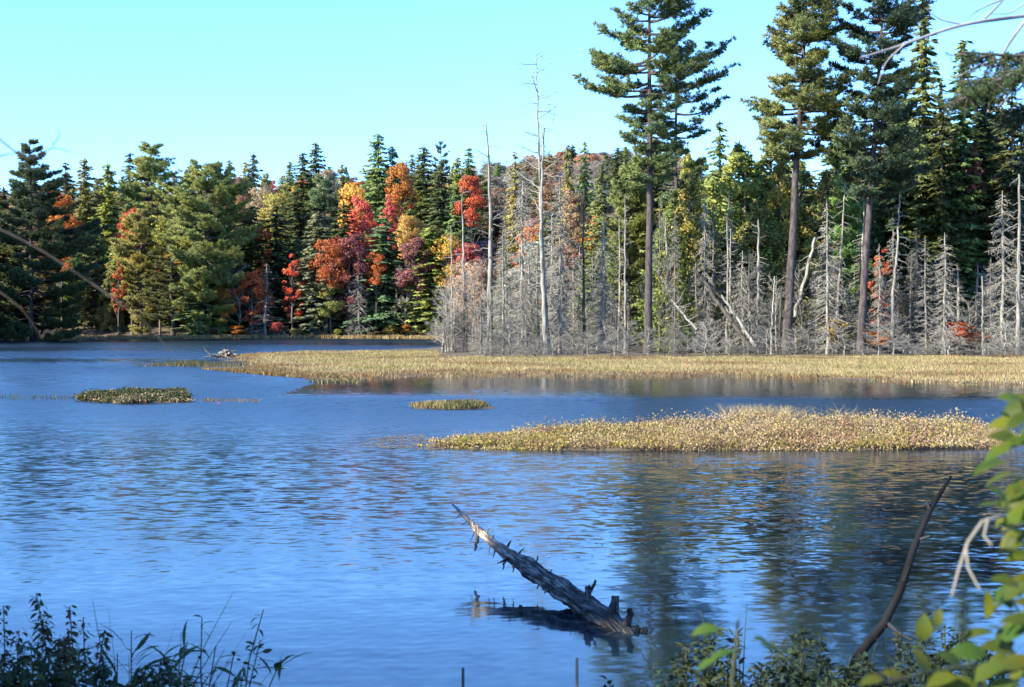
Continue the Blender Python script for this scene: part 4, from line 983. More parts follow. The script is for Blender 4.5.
# floating weed mats and pale scum on the water
m, N, L, P = mat('floating_weed'); P.inputs['Base Color'].default_value = (.16, .12, .06, 1); P.inputs['Roughness'].default_value = .8
def floats(name, label, n, poly, s0, s1, mt):
    p = in_poly(n, poly, lambda q: q[:, 0] > -999); mb = MB(); a = gr.uniform(0, 2 * PI, n); s = gr.uniform(s0, s1, (n, 1))
    u = np.stack([np.cos(a), np.sin(a), 0 * a], 1) * s; v = np.stack([-np.sin(a), np.cos(a), 0 * a], 1) * s * .6
    mb.rhombs(np.column_stack([p, .006 + .004 * gr.random(n)]), u, v); return tag(link(name, mb.mesh(name, mt)), label, 'water weed', kind='stuff')
floats('floating_weed', 'brownish floating weed left of the marsh shrub islet', 700, [(-3.6, 32.5), (-1.6, 31.5), (-1.2, 33.2), (-2.4, 36), (-3.4, 35)], .03, .08, m)
floats('floating_leaves', 'scattered pale leaves floating beyond the half sunken log', 60, [(-.8, 17.6), (2.6, 17.2), (3.2, 19.4), (-.6, 19.2)], .015, .035, M_SEDGE)
o = MB(); o.leaves([(-10.15, 48.5, .02)], [(1, .2, .25)], [(0, -.5, 1)], .08, .06)
tag(link('floating_leaf', o.mesh('floating_leaf', foliage_mat('red_leaf', base=(.5, .06, .05)))), 'single red leaf floating on the open water right of the dark weed patch', 'leaf')

# ------------------------------------------------------------------ root mound at the tip of the sedge tongue
gm_ = np.random.default_rng(15)
c0 = at(226, 356, 104); o = thing('uprooted_stump', 'weathered grey uprooted stump at the tip of the sedge tongue', 'stump', (c0.x, 104, 0))
mb = MB()
n = 46; a = gm_.uniform(0, PI * 2, n); t = np.linspace(0, 1, 5)
P_ = np.zeros((n, 5, 3))
for i in range(n):
    rad = gm_.uniform(.3, .85); h = gm_.uniform(.2, .6)
    P_[i, :, 0] = math.cos(a[i]) * rad * t + gm_.normal(0, .05, 5); P_[i, :, 1] = math.sin(a[i]) * rad * t + gm_.normal(0, .05, 5); P_[i, :, 2] = h * (1 - t ** 1.6) + .03 + gm_.normal(0, .04, 5) - .08 * (t > .9)
mb.tubes(P_, np.tile(np.array([.1, .1, .085, .07, .04]), (n, 1)), 6); Q_ = np.zeros((26, 4, 3)); tq = np.linspace(-.5, .5, 4)
for i in range(26):
    dq = nrm(gm_.normal(0, 1, 3) * np.array([1, 1, .35])); cq = np.array([gm_.normal(0, .3), gm_.normal(0, .25), gm_.uniform(.05, .42)]); Q_[i] = cq + dq * (tq * gm_.uniform(.4, 1.0))[:, None]
mb.tubes(Q_, np.tile(np.array([.05, .11, .11, .05]), (26, 1)), 7); link('root_mass', mb.mesh('root_mass', M_DEAD, True), o, GREY['gm'])
for pts in ([(-.6, 0, .2), (-1.2, 0, .25), (-1.55, 0, .6), (-1.62, 0, .85)], [(.5, 0, .3), (1.1, 0, .2), (1.7, 0, .08)], [(-.5, -.2, .15), (-1.0, -.2, .12), (-1.7, -.3, .03)]):
    mb = MB(); mb.tubes(np.array(pts, float), np.linspace(.06, .02, len(pts)), 6); link('root', mb.mesh('root', M_DEAD, True), o, GREY['gm'])

# ------------------------------------------------------------------ half sunken log in front
m, N, L, P = mat('wet_weathered_log_painted_shade')
at_ = N.new('ShaderNodeAttribute'); at_.attribute_name = 'along'
gn = N.new('ShaderNodeAttribute'); gn.attribute_name = 'grain'; mp = N.new('ShaderNodeMapping'); mp.inputs['Scale'].default_value = (44, 44, 4.5); L.new(gn.outputs['Vector'], mp.inputs[0])
nz = N.new('ShaderNodeTexNoise'); nz.inputs['Scale'].default_value = 1; nz.inputs['Detail'].default_value = 6; L.new(mp.outputs[0], nz.inputs['Vector'])
r1 = ramp(N, [(.38, (.008, .0065, .006)), (.50, (.045, .038, .033)), (.66, (.30, .26, .225))]); L.new(nz.outputs['Fac'], r1.inputs[0])
r2 = ramp(N, [(.34, (.16, .12, .09)), (.55, (.36, .29, .22)), (.7, (.5, .43, .35))]); L.new(nz.outputs['Fac'], r2.inputs[0])
mx = N.new('ShaderNodeMix'); mx.data_type = 'RGBA'
rr_ = ramp(N, [(.55, (0, 0, 0)), (.85, (1, 1, 1))]); L.new(at_.outputs['Fac'], rr_.inputs[0]); L.new(rr_.outputs[0], mx.inputs[0]); L.new(r1.outputs[0], mx.inputs[6]); L.new(r2.outputs[0], mx.inputs[7])  # tree shade on the lower log and sun on the tip, put into the colour
wet = ramp(N, [(.1, (.3, .3, .3)), (.3, (1, 1, 1))]); L.new(at_.outputs['Fac'], wet.inputs[0]); mw = N.new('ShaderNodeMix'); mw.data_type = 'RGBA'; mw.blend_type = 'MULTIPLY'; mw.inputs[0].default_value = 1      # soaked wood near the waterline
L.new(mx.outputs[2], mw.inputs[6]); L.new(wet.outputs[0], mw.inputs[7]); L.new(mw.outputs[2], P.inputs['Base Color']); P.inputs['Roughness'].default_value = .75
b = N.new('ShaderNodeBump'); b.inputs['Strength'].default_value = 1.0; b.inputs['Distance'].default_value = .03; L.new(nz.outputs['Fac'], b.inputs['Height']); L.new(b.outputs[0], P.inputs['Normal'])
M_LOG = m
gl = np.random.default_rng(31)
key = np.array([[.0, 1.35, 12.85, -.5, .12], [.06, 1.18, 13.2, -.16, .14], [.12, 1.0, 13.6, .02, .145], [.3, .62, 14.4, .13, .145], [.5, .22, 15.3, .25, .125], [.66, -.07, 15.95, .33, .09], [.78, -.28, 16.45, .40, .062], [.9, -.53, 17.05, .53, .04], [.96, -.66, 17.35, .615, .028], [1, -.77, 17.6, .685, .01]])
K, SD = 110, 30
t = np.linspace(0, 1, K); C = np.stack([np.interp(t, key[:, 0], key[:, i]) for i in (1, 2, 3)], 1); rad = .68 * np.interp(t, key[:, 0], key[:, 4])
for _ in range(6): C[1:-1] = (C[:-2] + C[1:-1] * 2 + C[2:]) / 4
T = nrm(np.gradient(C, axis=0)); Nn = nrm(np.cross(T, [[0, 0, 1.]])); Bb = np.cross(Nn, T)
v = []
ph = gl.uniform(0, 6, 8)
ridge_ = lambda a, s: (.13 * np.sin(5 * a + ph[0] + 2.2 * np.sin(s * 5)) + .10 * np.sin(9 * a + ph[1] + 3 * np.sin(s * 7 + 1)) + .08 * np.sin(14 * a + ph[2] + s * 9) + .05 * np.sin(3 * a + s * 22))
nze = gl.normal(0, .05, SD)[None] * np.ones((K, 1)) + (lambda q: (q + np.roll(q, 1, 0) + np.roll(q, 2, 0) + np.roll(q, -1, 0)) / 2)(gl.normal(0, .09, (K, SD)))
for i in range(K):
    a = np.arange(SD) * 2 * PI / SD; q = rad[i] * (1 + ridge_(a, t[i]) + nze[i] + .06 * math.sin(t[i] * 40))
    v.append(C[i] + (np.cos(a) * q)[:, None] * Nn[i] + (np.sin(a) * q)[:, None] * Bb[i])
v = np.concatenate(v); org = np.array([1.02, 13.55, 0])
mb = MB(); i, s = np.meshgrid(np.arange(K - 1), np.arange(SD), indexing='ij'); s2 = (s + 1) % SD
mb.add(v - org, np.stack([i * SD + s, i * SD + s2, (i + 1) * SD + s2, (i + 1) * SD + s], -1).reshape(-1, 4))
me = mb.mesh('trunk', M_LOG, True); A_ = me.attributes.new('along', 'FLOAT', 'POINT'); A_.data.foreach_set('value', np.repeat(t, SD).astype(np.float32)); aa = np.tile(np.arange(SD) * 2 * PI / SD, K); rq = np.repeat(rad, SD); Gv = me.attributes.new('grain', 'FLOAT_VECTOR', 'POINT'); Gv.data.foreach_set('vector', np.stack([rq * np.cos(aa), rq * np.sin(aa), np.repeat(t, SD) * 5.6], 1).astype(np.float32).ravel())
lg = thing('sunken_log', 'weathered half sunken log slanting up out of the water in the foreground', 'log', tuple(org))
link('trunk', me, lg)
def stub(s, dirv, L_, r_, name='branch_stub', kink=.25, tip=.3):
    c = np.array([np.interp(s, t, C[:, q]) for q in range(3)]) - org
    d = nrm(np.array(dirv, float)); tt = np.linspace(0, 1, 8)
    p = c + d * (tt * L_)[:, None] + gl.normal(0, kink * r_, (8, 3)) * tt[:, None]
    mb = MB(); mb.tubes(p, r_ * (1.25 - (1.25 - tip) * tt ** .7) * gl.uniform(.85, 1.15, 8), 8)
    me = mb.mesh(name, M_LOG, True); A_ = me.attributes.new('along', 'FLOAT', 'POINT'); A_.data.foreach_set('value', np.full(len(me.vertices), s * .8, np.float32)); Gv = me.attributes.new('grain', 'FLOAT_VECTOR', 'POINT'); cc_ = np.array([q.co[:] for q in me.vertices]); Gv.data.foreach_set('vector', (cc_ * np.array([1.2, 1.2, .5])).astype(np.float32).ravel()); link(name, me, lg)
UPL = (-.2, -.1, 1); DN = (-.1, -.3, -1)
stub(.14, (.22, 0, 1), .27, .05, tip=.8); stub(.10, (.35, -.1, 1), .26, .045, tip=.65); stub(.10, (.9, -.1, .25), .24, .07, tip=.4)
stub(.26, (.6, 0, .9), .26, .035); stub(.24, (.1, -.2, 1), .24, .05, tip=.5); stub(.82, (-.75, .2, .75), .22, .045, tip=.3); stub(.80, (.5, 0, .9), .12, .018)
stub(.84, (-.1, -.2, -1), .24, .028, tip=.5); stub(.85, (-.5, -.2, -1), .17, .012); stub(.655, (-.25, -.3, -1), .18, .025); stub(.62, (-.9, -.3, -.35), .19, .018); stub(.60, (-.2, -.3, -1), .15, .022)
stub(.66, (.35, 0, 1), .15, .022); stub(.60, (.6, 0, .8), .15, .016); stub(.48, (-.95, -.3, -.2), .17, .018); stub(.50, (.4, 0, 1), .17, .018); stub(.38, (-.8, -.4, -.4), .16, .016); stub(.72, (-.3, -.3, -.9), .14, .014); stub(.94, (-.7, -.3, -.5), .1, .008); stub(.90, (-.8, -.2, -.5), .11, .009); stub(.76, (-.2, -.4, -1), .13, .012); stub(.43, (.5, -.2, .9), .13, .016); stub(.33, (.4, -.3, 1), .14, .018); stub(.2, (-.6, -.5, .2), .2, .02)
for _ in range(7):
    s_ = gl.uniform(.14, .95); stub(s_, (gl.normal(0, .8), gl.normal(-.3, .5), gl.normal(.1, .9)), gl.uniform(.8, 1.25) * float(np.interp(s_, t, rad)) + .03, gl.uniform(.008, .018), tip=.55)
for px, py in ((520, 606),):
    p = at(px, 610, 14.35)
    o = MB(); o.tubes(np.array([[0, 0, -.2], [0, 0, .02], [.01, 0, .06]]), np.array([.03, .028, .018]), 8)
    q = tag(link('sunken_stub', o.mesh('sunken_stub', M_DEAD, True), None, (.06, .05, .04)), 'tiny dark stub poking from the water left of the sunken log', 'stub'); q.location = (p.x, 14.35, 0)

# ------------------------------------------------------------------ near bank plants
M_WEED = foliage_mat('weed_leaves', hue=.03, val=.4, trans=.3, patch=.4, patch_scale=3)
M_STEM = bark_mat('green_stem', (.03, .035, .015), (.07, .07, .03), scale=(20, 20, 4))
M_BLADE = foliage_mat('bank_grass', hue=.02, val=.35, trans=.3, patch=.5, patch_scale=2)
gp_ = np.random.default_rng(44)
def weed(px, Y, top, label, leafs=70, ll=.028, spread=.10, stems=3, col=(.05, .07, .03), droop=-.3, group=None, name='leafy_weed', lean=0., wr=.45):
    x = (px - 512) / F * Y; z = ground(x, Y); H = EYE + (HOR - top) / F * Y - z
    o = thing(name, label, 'plant', (x, Y, z - .02), group); sm, lf = MB(), MB()
    for sI in range(stems):
        a = gp_.uniform(0, 2 * PI); K = 8; tt = np.linspace(0, 1, K); h = H * (1 if sI == 0 else gp_.uniform(.7, .97))
        off = np.array([math.cos(a), math.sin(a) * .6, 0]) * spread * (0.2 if sI == 0 else gp_.uniform(.6, 1.6))
        p = off * (tt ** 1.3)[:, None] + np.array([lean, 0, 0]) * (tt ** 2)[:, None] * H + np.array([0, 0, 1]) * (tt * h)[:, None] + gp_.normal(0, .006, (K, 3))
        sm.tubes(p, np.linspace(.006, .002, K), 5)
        n = int(leafs * 1.7); s = gp_.uniform(.5 if leafs > 50 else .6, 1.0, n); B_ = np.stack([np.interp(s, tt, p[:, q]) for q in range(3)], 1)
        # short side twigs
        a2 = gp_.uniform(0, 2 * PI, n); off2 = np.stack([np.cos(a2), np.sin(a2), gp_.uniform(-.1, .9, n)], 1) * (gp_.uniform(0, 1, n) * spread * .55 * (1.2 - s))[:, None]
        B_ = B_ + off2
        D_ = np.stack([np.cos(a2), np.sin(a2), gp_.normal(droop, .5, n)], 1)
        lf.leaves(B_, D_, nrm(gp_.normal(0, .4, (n, 3)) + np.array([0, 0, 1.])), ll * gp_.uniform(.6, 1.3, n), ll * wr * gp_.uniform(.7, 1.2, n))
        k3 = gp_.integers(0, n, n // 3); tw = np.stack([B_[k3] - off2[k3], B_[k3]], 1); sm.tubes(tw, np.tile([.0022, .0012], (len(tw), 1)), 3)
    link('stem', sm.mesh('stem', M_STEM, True), o); link('leaves', lf.mesh('leaves', M_WEED, True), o, col); return o
def grass(px, Y, top, n, wpx, label, col=(.045, .075, .03), bend=.32, wd=.011, group=None):
    x = (px - 512) / F * Y; z = ground(x, Y); H = EYE + (HOR - top) / F * Y - z
    r_ = wpx / F * Y / 2; mb = MB(); B_ = np.stack([gp_.normal(0, r_ * .4, n), gp_.normal(0, .12, n), 0 * np.zeros(n)], 1)
    a = gp_.uniform(0, 2 * PI, n); D_ = np.stack([np.cos(a), np.sin(a), 0 * a], 1)
    mb.blades(B_, D_, H * gp_.uniform(.6, 1.25, n), wd, bend, segs=6)
    o = link('grass_tuft', mb.mesh('grass_tuft', M_BLADE), None, col); o.location = (x, Y, z - .02); return tag(o, label, 'grass', group)
dg, bg_ = (.030, .045, .022), (.05, .055, .025)
weed(-2, 4.9, 598, 'dark leafy weed cut by the left edge of the picture', 60, .032, .12, 3, bg_)
weed(14, 4.9, 640, 'short dark weed at the lower left corner', 60, .032, .12, 3, dg)
weed(46, 4.9, 588, 'tallest dark leafy weed in the left corner, with drooping leaves', 190, .03, .12, 5, bg_, -.5)
weed(70, 4.8, 600, 'slimmer dark weed right of the tallest left weed, with reddish leaves', 130, .028, .08, 4, (.075, .055, .025), -.4)
weed(92, 4.9, 612, 'thin sparse weed right of the slim reddish one', 40, .03, .12, 2, dg)
weed(60, 4.6, 650, 'low dark weed under the tall left weeds', 120, .034, .2, 5, dg)
weed(115, 4.6, 655, 'low dark weed under the grass tuft at left', 120, .034, .22, 5, dg)
weed(165, 4.6, 660, 'low dark weed under the right end of the left grass tufts', 90, .034, .2, 5, dg)
weed(220, 4.9, 606, 'thin dark stalk with a few round leaves, rightmost of the left plants', 10, .03, .14, 3, dg, .1, lean=.12)
weed(200, 4.9, 612, 'thin dark stalk with few leaves left of the rightmost stalk', 8, .03, .08, 2, dg, .1)
for px, top, n_, st_, ln_, lb in ((112, 650, 14, 4, .04, 'tall dark weed with narrow leaves right of the thin sparse weed'), (132, 624, 16, 4, .02, 'tallest narrow leaved dark weed in the lower left'), (160, 636, 15, 4, .06, 'narrow leaved dark weed leaning right of the tallest one'), (186, 642, 12, 3, .10, 'narrow leaved dark weed at the right end of the left bank plants')):
    weed(px, 4.8, top, lb, n_, .13, .16, st_, (.035, .06, .025), .35, lean=ln_, wr=.13)
grass(128, 4.8, 640, 90, 70, 'dark grass tuft with arching blades in the lower left')
grass(172, 4.8, 656, 60, 40, 'smaller dark grass tuft right of the arching one')
for px, top, lb in ((463, 668, 'single dry stalk tip at the bottom edge left of the log'), (577, 658, 'pale dry stalk tip at the bottom edge under the log'),):
    x = (px - 512) / F * 5.0; z = ground(x, 5.0); H = EYE + (HOR - top) / F * 5.0 - z
    mb = MB(); mb.tubes(np.array([[0, 0, -.02], [.004, 0, H * .7], [.0, 0, H * .72], [.0, 0, H]]), np.array([.004, .004, .007, .005]), 8)
    q = tag(link('dry_stalk', mb.mesh('dry_stalk', M_DEAD, True), None, (.32, .28, .24) if px > 500 else (.10, .09, .09)), lb, 'stalk'); q.location = (x, 5.0, z)
for px, top, n_, lb in ((10, 655, 130, 'low dark weed filling the lower left corner'), (30, 640, 150, 'low dark weed between the corner weed and the tallest left weed'), (85, 645, 150, 'low dark weed under the slim reddish one'), (140, 664, 150, 'low dark weed in front of the arching grass tuft'), (190, 672, 120, 'low dark weed at the right end of the left bank plants')):
    weed(px, 4.5, top, lb, n_, .034, .2, 6, dg)
for px, top, n_, lb in ((690, 664, 130, 'low dark plant at the left end of the right-hand bank plants'), (720, 652, 150, 'low dark plant under the blurred green sprig'), (757, 656, 150, 'low dark plant right of the blurred green sprig'), (790, 650, 150, 'low dark plant under the tallest dark stalk'), (835, 660, 150, 'low dark plant covering the foot of the bare slanting stick'), (880, 655, 150, 'low dark plant behind the low bright leaves'), (910, 640, 150, 'mid height dark plant behind the low bright leaves'), (975, 640, 150, 'dark plant at the far right behind the bright leaves')):
    weed(px, 4.5, top, lb, n_, .032, .2, 6, dg, .2)
RB = [(612, 676, 'small dark sprig at the bottom edge right of the log foot'), (648, 660, 'dark sprig left of the right-hand bank plants'), (688, 640, 'dark leafy stalk at the left end of the right-hand bank plants'),
      (712, 622, 'dark leafy stalk with a pointed tip behind the blurred green leaves'), (742, 632, 'dark leafy stalk right of the pointed tipped one'), (772, 640, 'dark bushy plant left of the bare slanting stick'),
      (800, 618, 'tallest dark stalk just left of the bare slanting stick'), (826, 630, 'dark stalk touching the foot of the bare slanting stick'), (862, 650, 'low dark plant right of the stick foot'),
      (896, 632, 'dark plant behind the bright blurred leaves'), (922, 612, 'dark leafy plant right of the bright blurred leaves'), (950, 622, 'dark leafy plant near the right edge')]
for px, top, lb in RB:
    weed(px, 4.7 + gp_.uniform(-.2, .3), top, lb, 100 if px > 660 else 24, .032, .13, 5 if px > 660 else 2, dg if gp_.random() < .6 else bg_, .3)
for px, top, lb in ((730, 640, 'dark grass among the right-hand bank plants'), (850, 640, 'dark grass at the foot of the bare slanting stick'), (940, 640, 'dark grass under the right-hand leaves')):
    grass(px, 4.6, top, 70, 80, lb, dg)
# bare slanting stick
mb = MB(); pts = [(838, 700, 5.0), (858, 656, 5.05), (884, 624, 5.15), (900, 592, 5.2), (914, 548, 5.3), (930, 510, 5.4), (941, 492, 5.45), (951, 476, 5.5)]
Ps = np.array([at(*q) for q in pts]); b0 = Ps[0].copy(); mb.tubes(Ps - b0, np.array([.018, .0175, .016, .0145, .013, .011, .009, .005]), 9)
stx = thing('bare_stick', 'dark bare bent stick slanting up from the right-hand bank plants', 'stick', tuple(b0))
link('stem', mb.mesh('stem', M_DEAD, True), stx, (.011, .010, .011))
for pts in ([(886, 622, 5.15), (900, 634, 5.12), (912, 640, 5.1)], [(931, 512, 5.4), (926, 500, 5.4)], [(905, 580, 5.2), (910, 566, 5.15)], [(919, 540, 5.32), (930, 536, 5.3)]):
    mb = MB(); mb.tubes(np.array([at(*q) for q in pts]) - b0, np.linspace(.009, .004, len(pts)), 6); link('twig', mb.mesh('twig', M_DEAD, True), stx, (.045, .042, .045))

# leafy branch at the right edge, close to the camera
M_NEAR = foliage_mat('near_green_leaves', hue=.03, val=.3, trans=.45, patch=.7, patch_scale=14, patch_tint=(2.6, 1.5, .5), rough=.55, spec=.25)
YB = 1.75; bx = (1075 - 512) / F * YB
sh = thing('leafy_shrub', 'near green shrub with big blurred leaves down the right edge', 'shrub', (bx, YB, ground(bx, YB)))
bb = np.array([bx, YB, ground(bx, YB)]); sm, lf = MB(), MB()
def sprig(pts, leaves, r=.004):
    P0 = np.array([at(*q) for q in pts]) - bb; sm.tubes(P0, np.linspace(r, r * .4, len(P0)), 6)
    for (px, py, Yl, Lp, ang, tip) in leaves:
        c = np.array(at(px, py, Yl)) - bb; L_ = Lp / F * Yl * .76
        d = np.array([math.cos(R(ang)), gp_.uniform(-.35, .35), math.sin(R(ang))])
        nn_ = nrm(np.array([gp_.normal(0, .25), -.35 + gp_.normal(0, .3), 1.]))
        lf.leaves([c - nrm(d) * L_ * .5], [d], [nn_], L_, L_ * .62 * gp_.uniform(.85, 1.1), .1)
main = [(1078, 700, 1.75), (1070, 600, 1.72), (1050, 520, 1.68), (1035, 460, 1.64), (1022, 400, 1.6)]
sprig(main, [(1012, 398, 1.6, 40, 160, 0), (1020, 420, 1.58, 46, 200, 0), (1004, 424, 1.66, 40, 175, 0), (1018, 442, 1.6, 48, 185, 0), (998, 452, 1.62, 40, 200, 0), (990, 466, 1.68, 52, 190, 0), (1000, 478, 1.6, 46, 195, 0), (1016, 492, 1.58, 52, 205, 0), (998, 506, 1.66, 50, 160, 0), (1020, 516, 1.6, 46, 190, 0),
             (1014, 538, 1.62, 42, 200, 0), (1022, 556, 1.58, 46, 175, 0), (1004, 604, 1.66, 44, 190, 0), (988, 604, 1.7, 40, 80, 0), (1018, 588, 1.62, 50, 210, 0), (1020, 620, 1.58, 52, 170, 0)])
extra = []
for _ in range(46):
    py_ = gp_.uniform(395, 690); w_ = np.interp(py_, [395, 470, 520, 560, 620, 690], [14, 38, 30, 22, 40, 90]); extra.append((1030 - w_ * gp_.uniform(0, 1) ** 1.2, py_, gp_.uniform(1.5, 1.8), gp_.uniform(22, 44), gp_.uniform(120, 240), 0))
sprig([(1078, 640, 1.75), (1060, 560, 1.7), (1042, 480, 1.66), (1032, 420, 1.62)], extra)
low = [(1078, 700, 1.75), (1030, 668, 1.6), (980, 664, 1.52), (930, 672, 1.46), (880, 684, 1.42)]
sprig(low, [(872, 680, 1.42, 36, 180, 0), (896, 676, 1.45, 40, 150, 0), (922, 662, 1.46, 42, 110, 0), (940, 680, 1.45, 48, 190, 0), (952, 660, 1.5, 40, 140, 0), (968, 652, 1.52, 50, 170, 0), (986, 672, 1.5, 54, 200, 0), (1000, 648, 1.55, 50, 160, 0), (1014, 664, 1.52, 54, 190, 0), (1004, 684, 1.5, 50, 180, 0), (960, 684, 1.46, 44, 170, 0), (924, 628, 1.6, 36, 90, 0), (938, 618, 1.6, 26, 80, 0), (1012, 634, 1.6, 46, 200, 0), (976, 634, 1.62, 46, 185, 0)])
link('stem', sm.mesh('stem', M_STEM, True), sh); link('leaves', lf.mesh('leaves', M_NEAR, True), sh, (.060, .095, .012))
mb = MB(); mb.tubes(np.array([at(*q) for q in [(1040, 520, 1.68), (1000, 516, 1.6), (982, 522, 1.58), (968, 542, 1.57), (958, 572, 1.56), (952, 596, 1.56)]]) - bb, np.linspace(.0026, .0013, 6), 6)
mb.tubes(np.array([at(*q) for q in [(966, 546, 1.57), (968, 568, 1.55), (980, 590, 1.53)]]) - bb, np.linspace(.002, .001, 3), 5)
mb.tubes(np.array([at(*q) for q in [(988, 519, 1.58), (984, 536, 1.56), (992, 546, 1.55)]]) - bb, np.linspace(.002, .001, 3), 5)
q = link('dead_twig', mb.mesh('dead_twig', M_DEAD, True), sh, (.24, .21, .17)); tag(q, 'pale dry drooping twig')
# low blurred leaves left of it
bx2 = (735 - 512) / F * 1.6; bb = np.array([bx2, 1.6, ground(bx2, 1.6)]); sm, lf = MB(), MB()
sh2 = thing('leafy_sprig', 'blurred green sprig with a few rounded leaves at the bottom, left of the stick', 'plant', tuple(bb))
sprig([(735, 730, 1.6), (732, 680, 1.6), (737, 640, 1.6), (738, 620, 1.6)], [(706, 630, 1.62, 38, 180, 0), (738, 622, 1.6, 22, 80, 0), (772, 648, 1.58, 36, -20, 0), (722, 654, 1.56, 36, 30, 0), (706, 664, 1.6, 30, 200, 0), (762, 640, 1.66, 26, -10, 0)], .003)
link('stem', sm.mesh('stem', M_STEM, True), sh2); link('leaves', lf.mesh('leaves', M_NEAR, True), sh2, (.04, .085, .017))

# ------------------------------------------------------------------ near trees whose limbs reach into the picture
def limb(pts, r0, r1, org, sides=7):
    P0 = np.array([at(*q) for q in pts]); tt = np.linspace(0, 1, len(P0)); t2 = np.linspace(0, 1, len(P0) * 4)
    P1 = np.stack([np.interp(t2, tt, P0[:, i]) for i in range(3)], 1)
    for _ in range(3): P1[1:-1] = (P1[:-2] + 2 * P1[1:-1] + P1[2:]) / 4
    return P1 - org, np.linspace(r0, r1, len(P1))
X0 = 2.6; Y0 = 4.2; org = np.array([X0, Y0, ground(X0, Y0)])
tr = thing('spruce_tree', 'near spruce just outside the right edge, its green bough hanging into the upper right corner', 'spruce', tuple(org))
mb = MB(); mb.tubes(np.array([[0, 0, -.1], [.02, .02, 2], [-.02, 0, 4], [0, 0, 6.5]]), np.array([.13, .11, .09, .05]), 12); link('trunk', mb.mesh('trunk', M_BARK, True), tr)
def bough(path, n, L_, spread):
    p, rr2 = limb(path, .012, .003, org); st = MB(); st.tubes(p, rr2, 6); C_, U_, V_ = [], [], []
    for i in range(n):
        s = gp_.uniform(.1, 1) ** .8; c = p[min(len(p) - 1, int(s * (len(p) - 1)))]; d0 = nrm(p[-1] - p[0])
        side = nrm(np.cross(d0, [0, 0, 1])) * gp_.choice([-1, 1]); dt = nrm(d0 * .8 + side * gp_.uniform(.2, .9) + np.array([0, 0, gp_.normal(-.25, .2)]))
        Lt = spread * (1.1 - s) * gp_.uniform(.5, 1.1) + .05; st.tubes(c + dt * (np.linspace(0, 1, 3) * Lt)[:, None], np.array([.003, .002, .001]), 3)
        nn_ = int(Lt / .0022); f = np.linspace(0, 1, nn_)[:, None]; cc = c + dt * Lt * f
        dn = nrm(dt * .7 + gp_.normal(0, .6, (nn_, 3))); C_.append(cc + dn * L_ * .5); U_.append(dn * L_ * .5); V_.append(nrm(np.cross(dn, gp_.normal(0, 1, (nn_, 3)))) * .0016)
    st.rhombs(np.concatenate(C_), np.concatenate(U_), np.concatenate(V_), m=1); return st
for path, n in (([(1200, 20, 4.2), (1100, 40, 3.9), (1040, 62, 3.75), (990, 84, 3.6), (962, 100, 3.5)], 190), ([(1200, 60, 4.2), (1100, 80, 3.9), (1050, 100, 3.7), (1010, 118, 3.6)], 150), ([(1200, -10, 4.2), (1100, 30, 4.0), (1040, 58, 3.9), (960, 52, 3.8)], 90), ([(1200, 100, 4.2), (1100, 120, 3.9), (1040, 150, 3.7)], 80)):
    st = bough(path, n, .018, .20); link('bough', st.mesh('bough', [M_BARK, M_CON], False), tr, (.026, .052, .018))
# trunk-side boughs above, out of the picture, that shade the corner
X0 = 2.9; Y0 = 4.9; org = np.array([X0, Y0, ground(X0, Y0)])
tr = thing('bare_tree', 'near bare tree beyond the right edge, one long grey branch crossing the upper right corner', 'bare tree', tuple(org))
mb = MB(); mb.tubes(np.array([[0, 0, -.1], [.02, .02, 1.5], [-.02, 0, 3.5], [.1, 0, 5.0]]), np.array([.07, .06, .05, .03]), 10); link('trunk', mb.mesh('trunk', M_DEAD, True), tr, (.3, .27, .27))
BR = [([(1345, 20, 4.9), (1150, 0, 4.4), (1024, 16, 4.0), (960, 24, 3.9), (900, 46, 3.8), (860, 58, 3.75)], .008, .0026), ([(905, 44, 3.8), (885, 62, 3.78), (878, 84, 3.75)], .003, .001), ([(1030, 14, 4), (1004, 50, 3.95), (992, 84, 3.9), (988, 112, 3.9)], .005, .002), ([(985, 18, 3.9), (1000, 4, 3.9), (1010, -10, 3.9)], .004, .002),
      ([(1080, 40, 4.1), (1024, 52, 4), (990, 62, 3.9), (955, 78, 3.85)], .005, .0015), ([(1060, -20, 4.2), (1000, 0, 4.1), (978, 10, 4.05), (968, 18, 4)], .004, .001), ([(1050, 60, 4.1), (1016, 84, 4), (998, 108, 3.95)], .006, .002), ([(1040, -10, 4.1), (1012, 14, 4.05), (990, 14, 4)], .003, .001), ([(960, 24, 3.9), (940, 20, 3.88), (925, 8, 3.86)], .003, .001)]
for path, a, b_ in BR:
    p, rr2 = limb(path, a, b_, org); mb = MB(); mb.tubes(p, rr2, 7); link('branch', mb.mesh('branch', M_DEAD, True), tr, (.36, .33, .34))
X0 = -1.35; Y0 = 2.3; org = np.array([X0, Y0, ground(X0, Y0)])
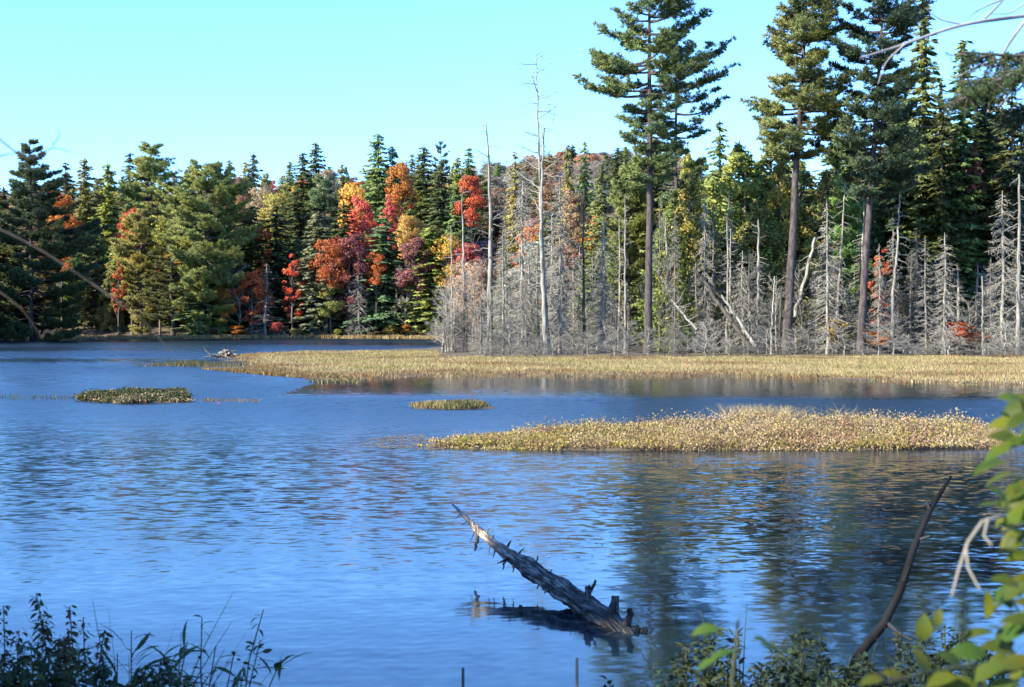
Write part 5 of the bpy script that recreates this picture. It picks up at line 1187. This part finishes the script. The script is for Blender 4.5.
tr = thing('dead_sapling', 'near dead sapling outside the left edge, its blurred curved twigs crossing the left forest', 'dead tree', tuple(org))
mb = MB(); mb.tubes(np.array([[0, 0, -.1], [.03, .02, .8], [-.02, 0, 1.6], [0, .05, 2.5]]), np.array([.03, .025, .02, .01]), 8); link('trunk', mb.mesh('trunk', M_DEAD, True), tr, (.22, .19, .17))
BL = [([(-310, 230, 2.3), (-90, 200, 2.2), (0, 228, 2.1), (45, 252, 2.05), (90, 282, 2.0), (120, 304, 1.98)], .0012, .0006), ([(-310, 60, 2.3), (-80, 90, 2.2), (-10, 130, 2.15), (14, 152, 2.1), (34, 160, 2.1), (52, 146, 2.1), (70, 152, 2.1)], .002, .0007),
      ([(-40, 160, 2.2), (0, 156, 2.15), (16, 153, 2.1)], .002, .0008), ([(-60, 250, 2.2), (0, 292, 2.1), (22, 308, 2.08), (42, 338, 2.06)], .0007, .0004), ([(42, 338, 2.06), (46, 330, 2.05), (54, 334, 2.05)], .0012, .0008), ([(52, 146, 2.1), (60, 136, 2.1), (58, 128, 2.1)], .001, .0006), ([(90, 282, 2.0), (118, 300, 2.0), (150, 326, 2.0), (170, 352, 2.0)], .0012, .0005)]
for path, a, b_ in BL:
    p, rr2 = limb(path, a, b_, org); mb = MB(); mb.tubes(p, rr2, 7); link('branch', mb.mesh('branch', M_DEAD, True), tr, (.09, .072, .062))

# wooded near bank to the left of the camera: it shades the bank plants and most of the log
for i, (x, y, h) in enumerate([(-13.5, 6.5, 13), (-15.5, 9.5, 14), (-11.5, 2.5, 11), (-17, 5, 15), (-9.5, .5, 10), (-14, -1.5, 13), (-19, 11, 15)]):
    tree('spruce', 0, max(y, .1), 0, 0, 'dk', 'spruce on the near bank left of the camera', group='spruces on the near bank', x=x, h=h) if False else None
    z = ground(x, y); pr = PR['spruce'][i % 4]; o = thing('spruce_tree', 'spruce on the near wooded bank left of the viewer', 'spruce', (x, y, z - .05), 'spruces on the near bank', i * 1.3)
    o.scale = (h / 18 * 1.25,) * 2 + (h / 18,); link('trunk', pr[0], o); link('crown', pr[1], o, GREEN['dk'])
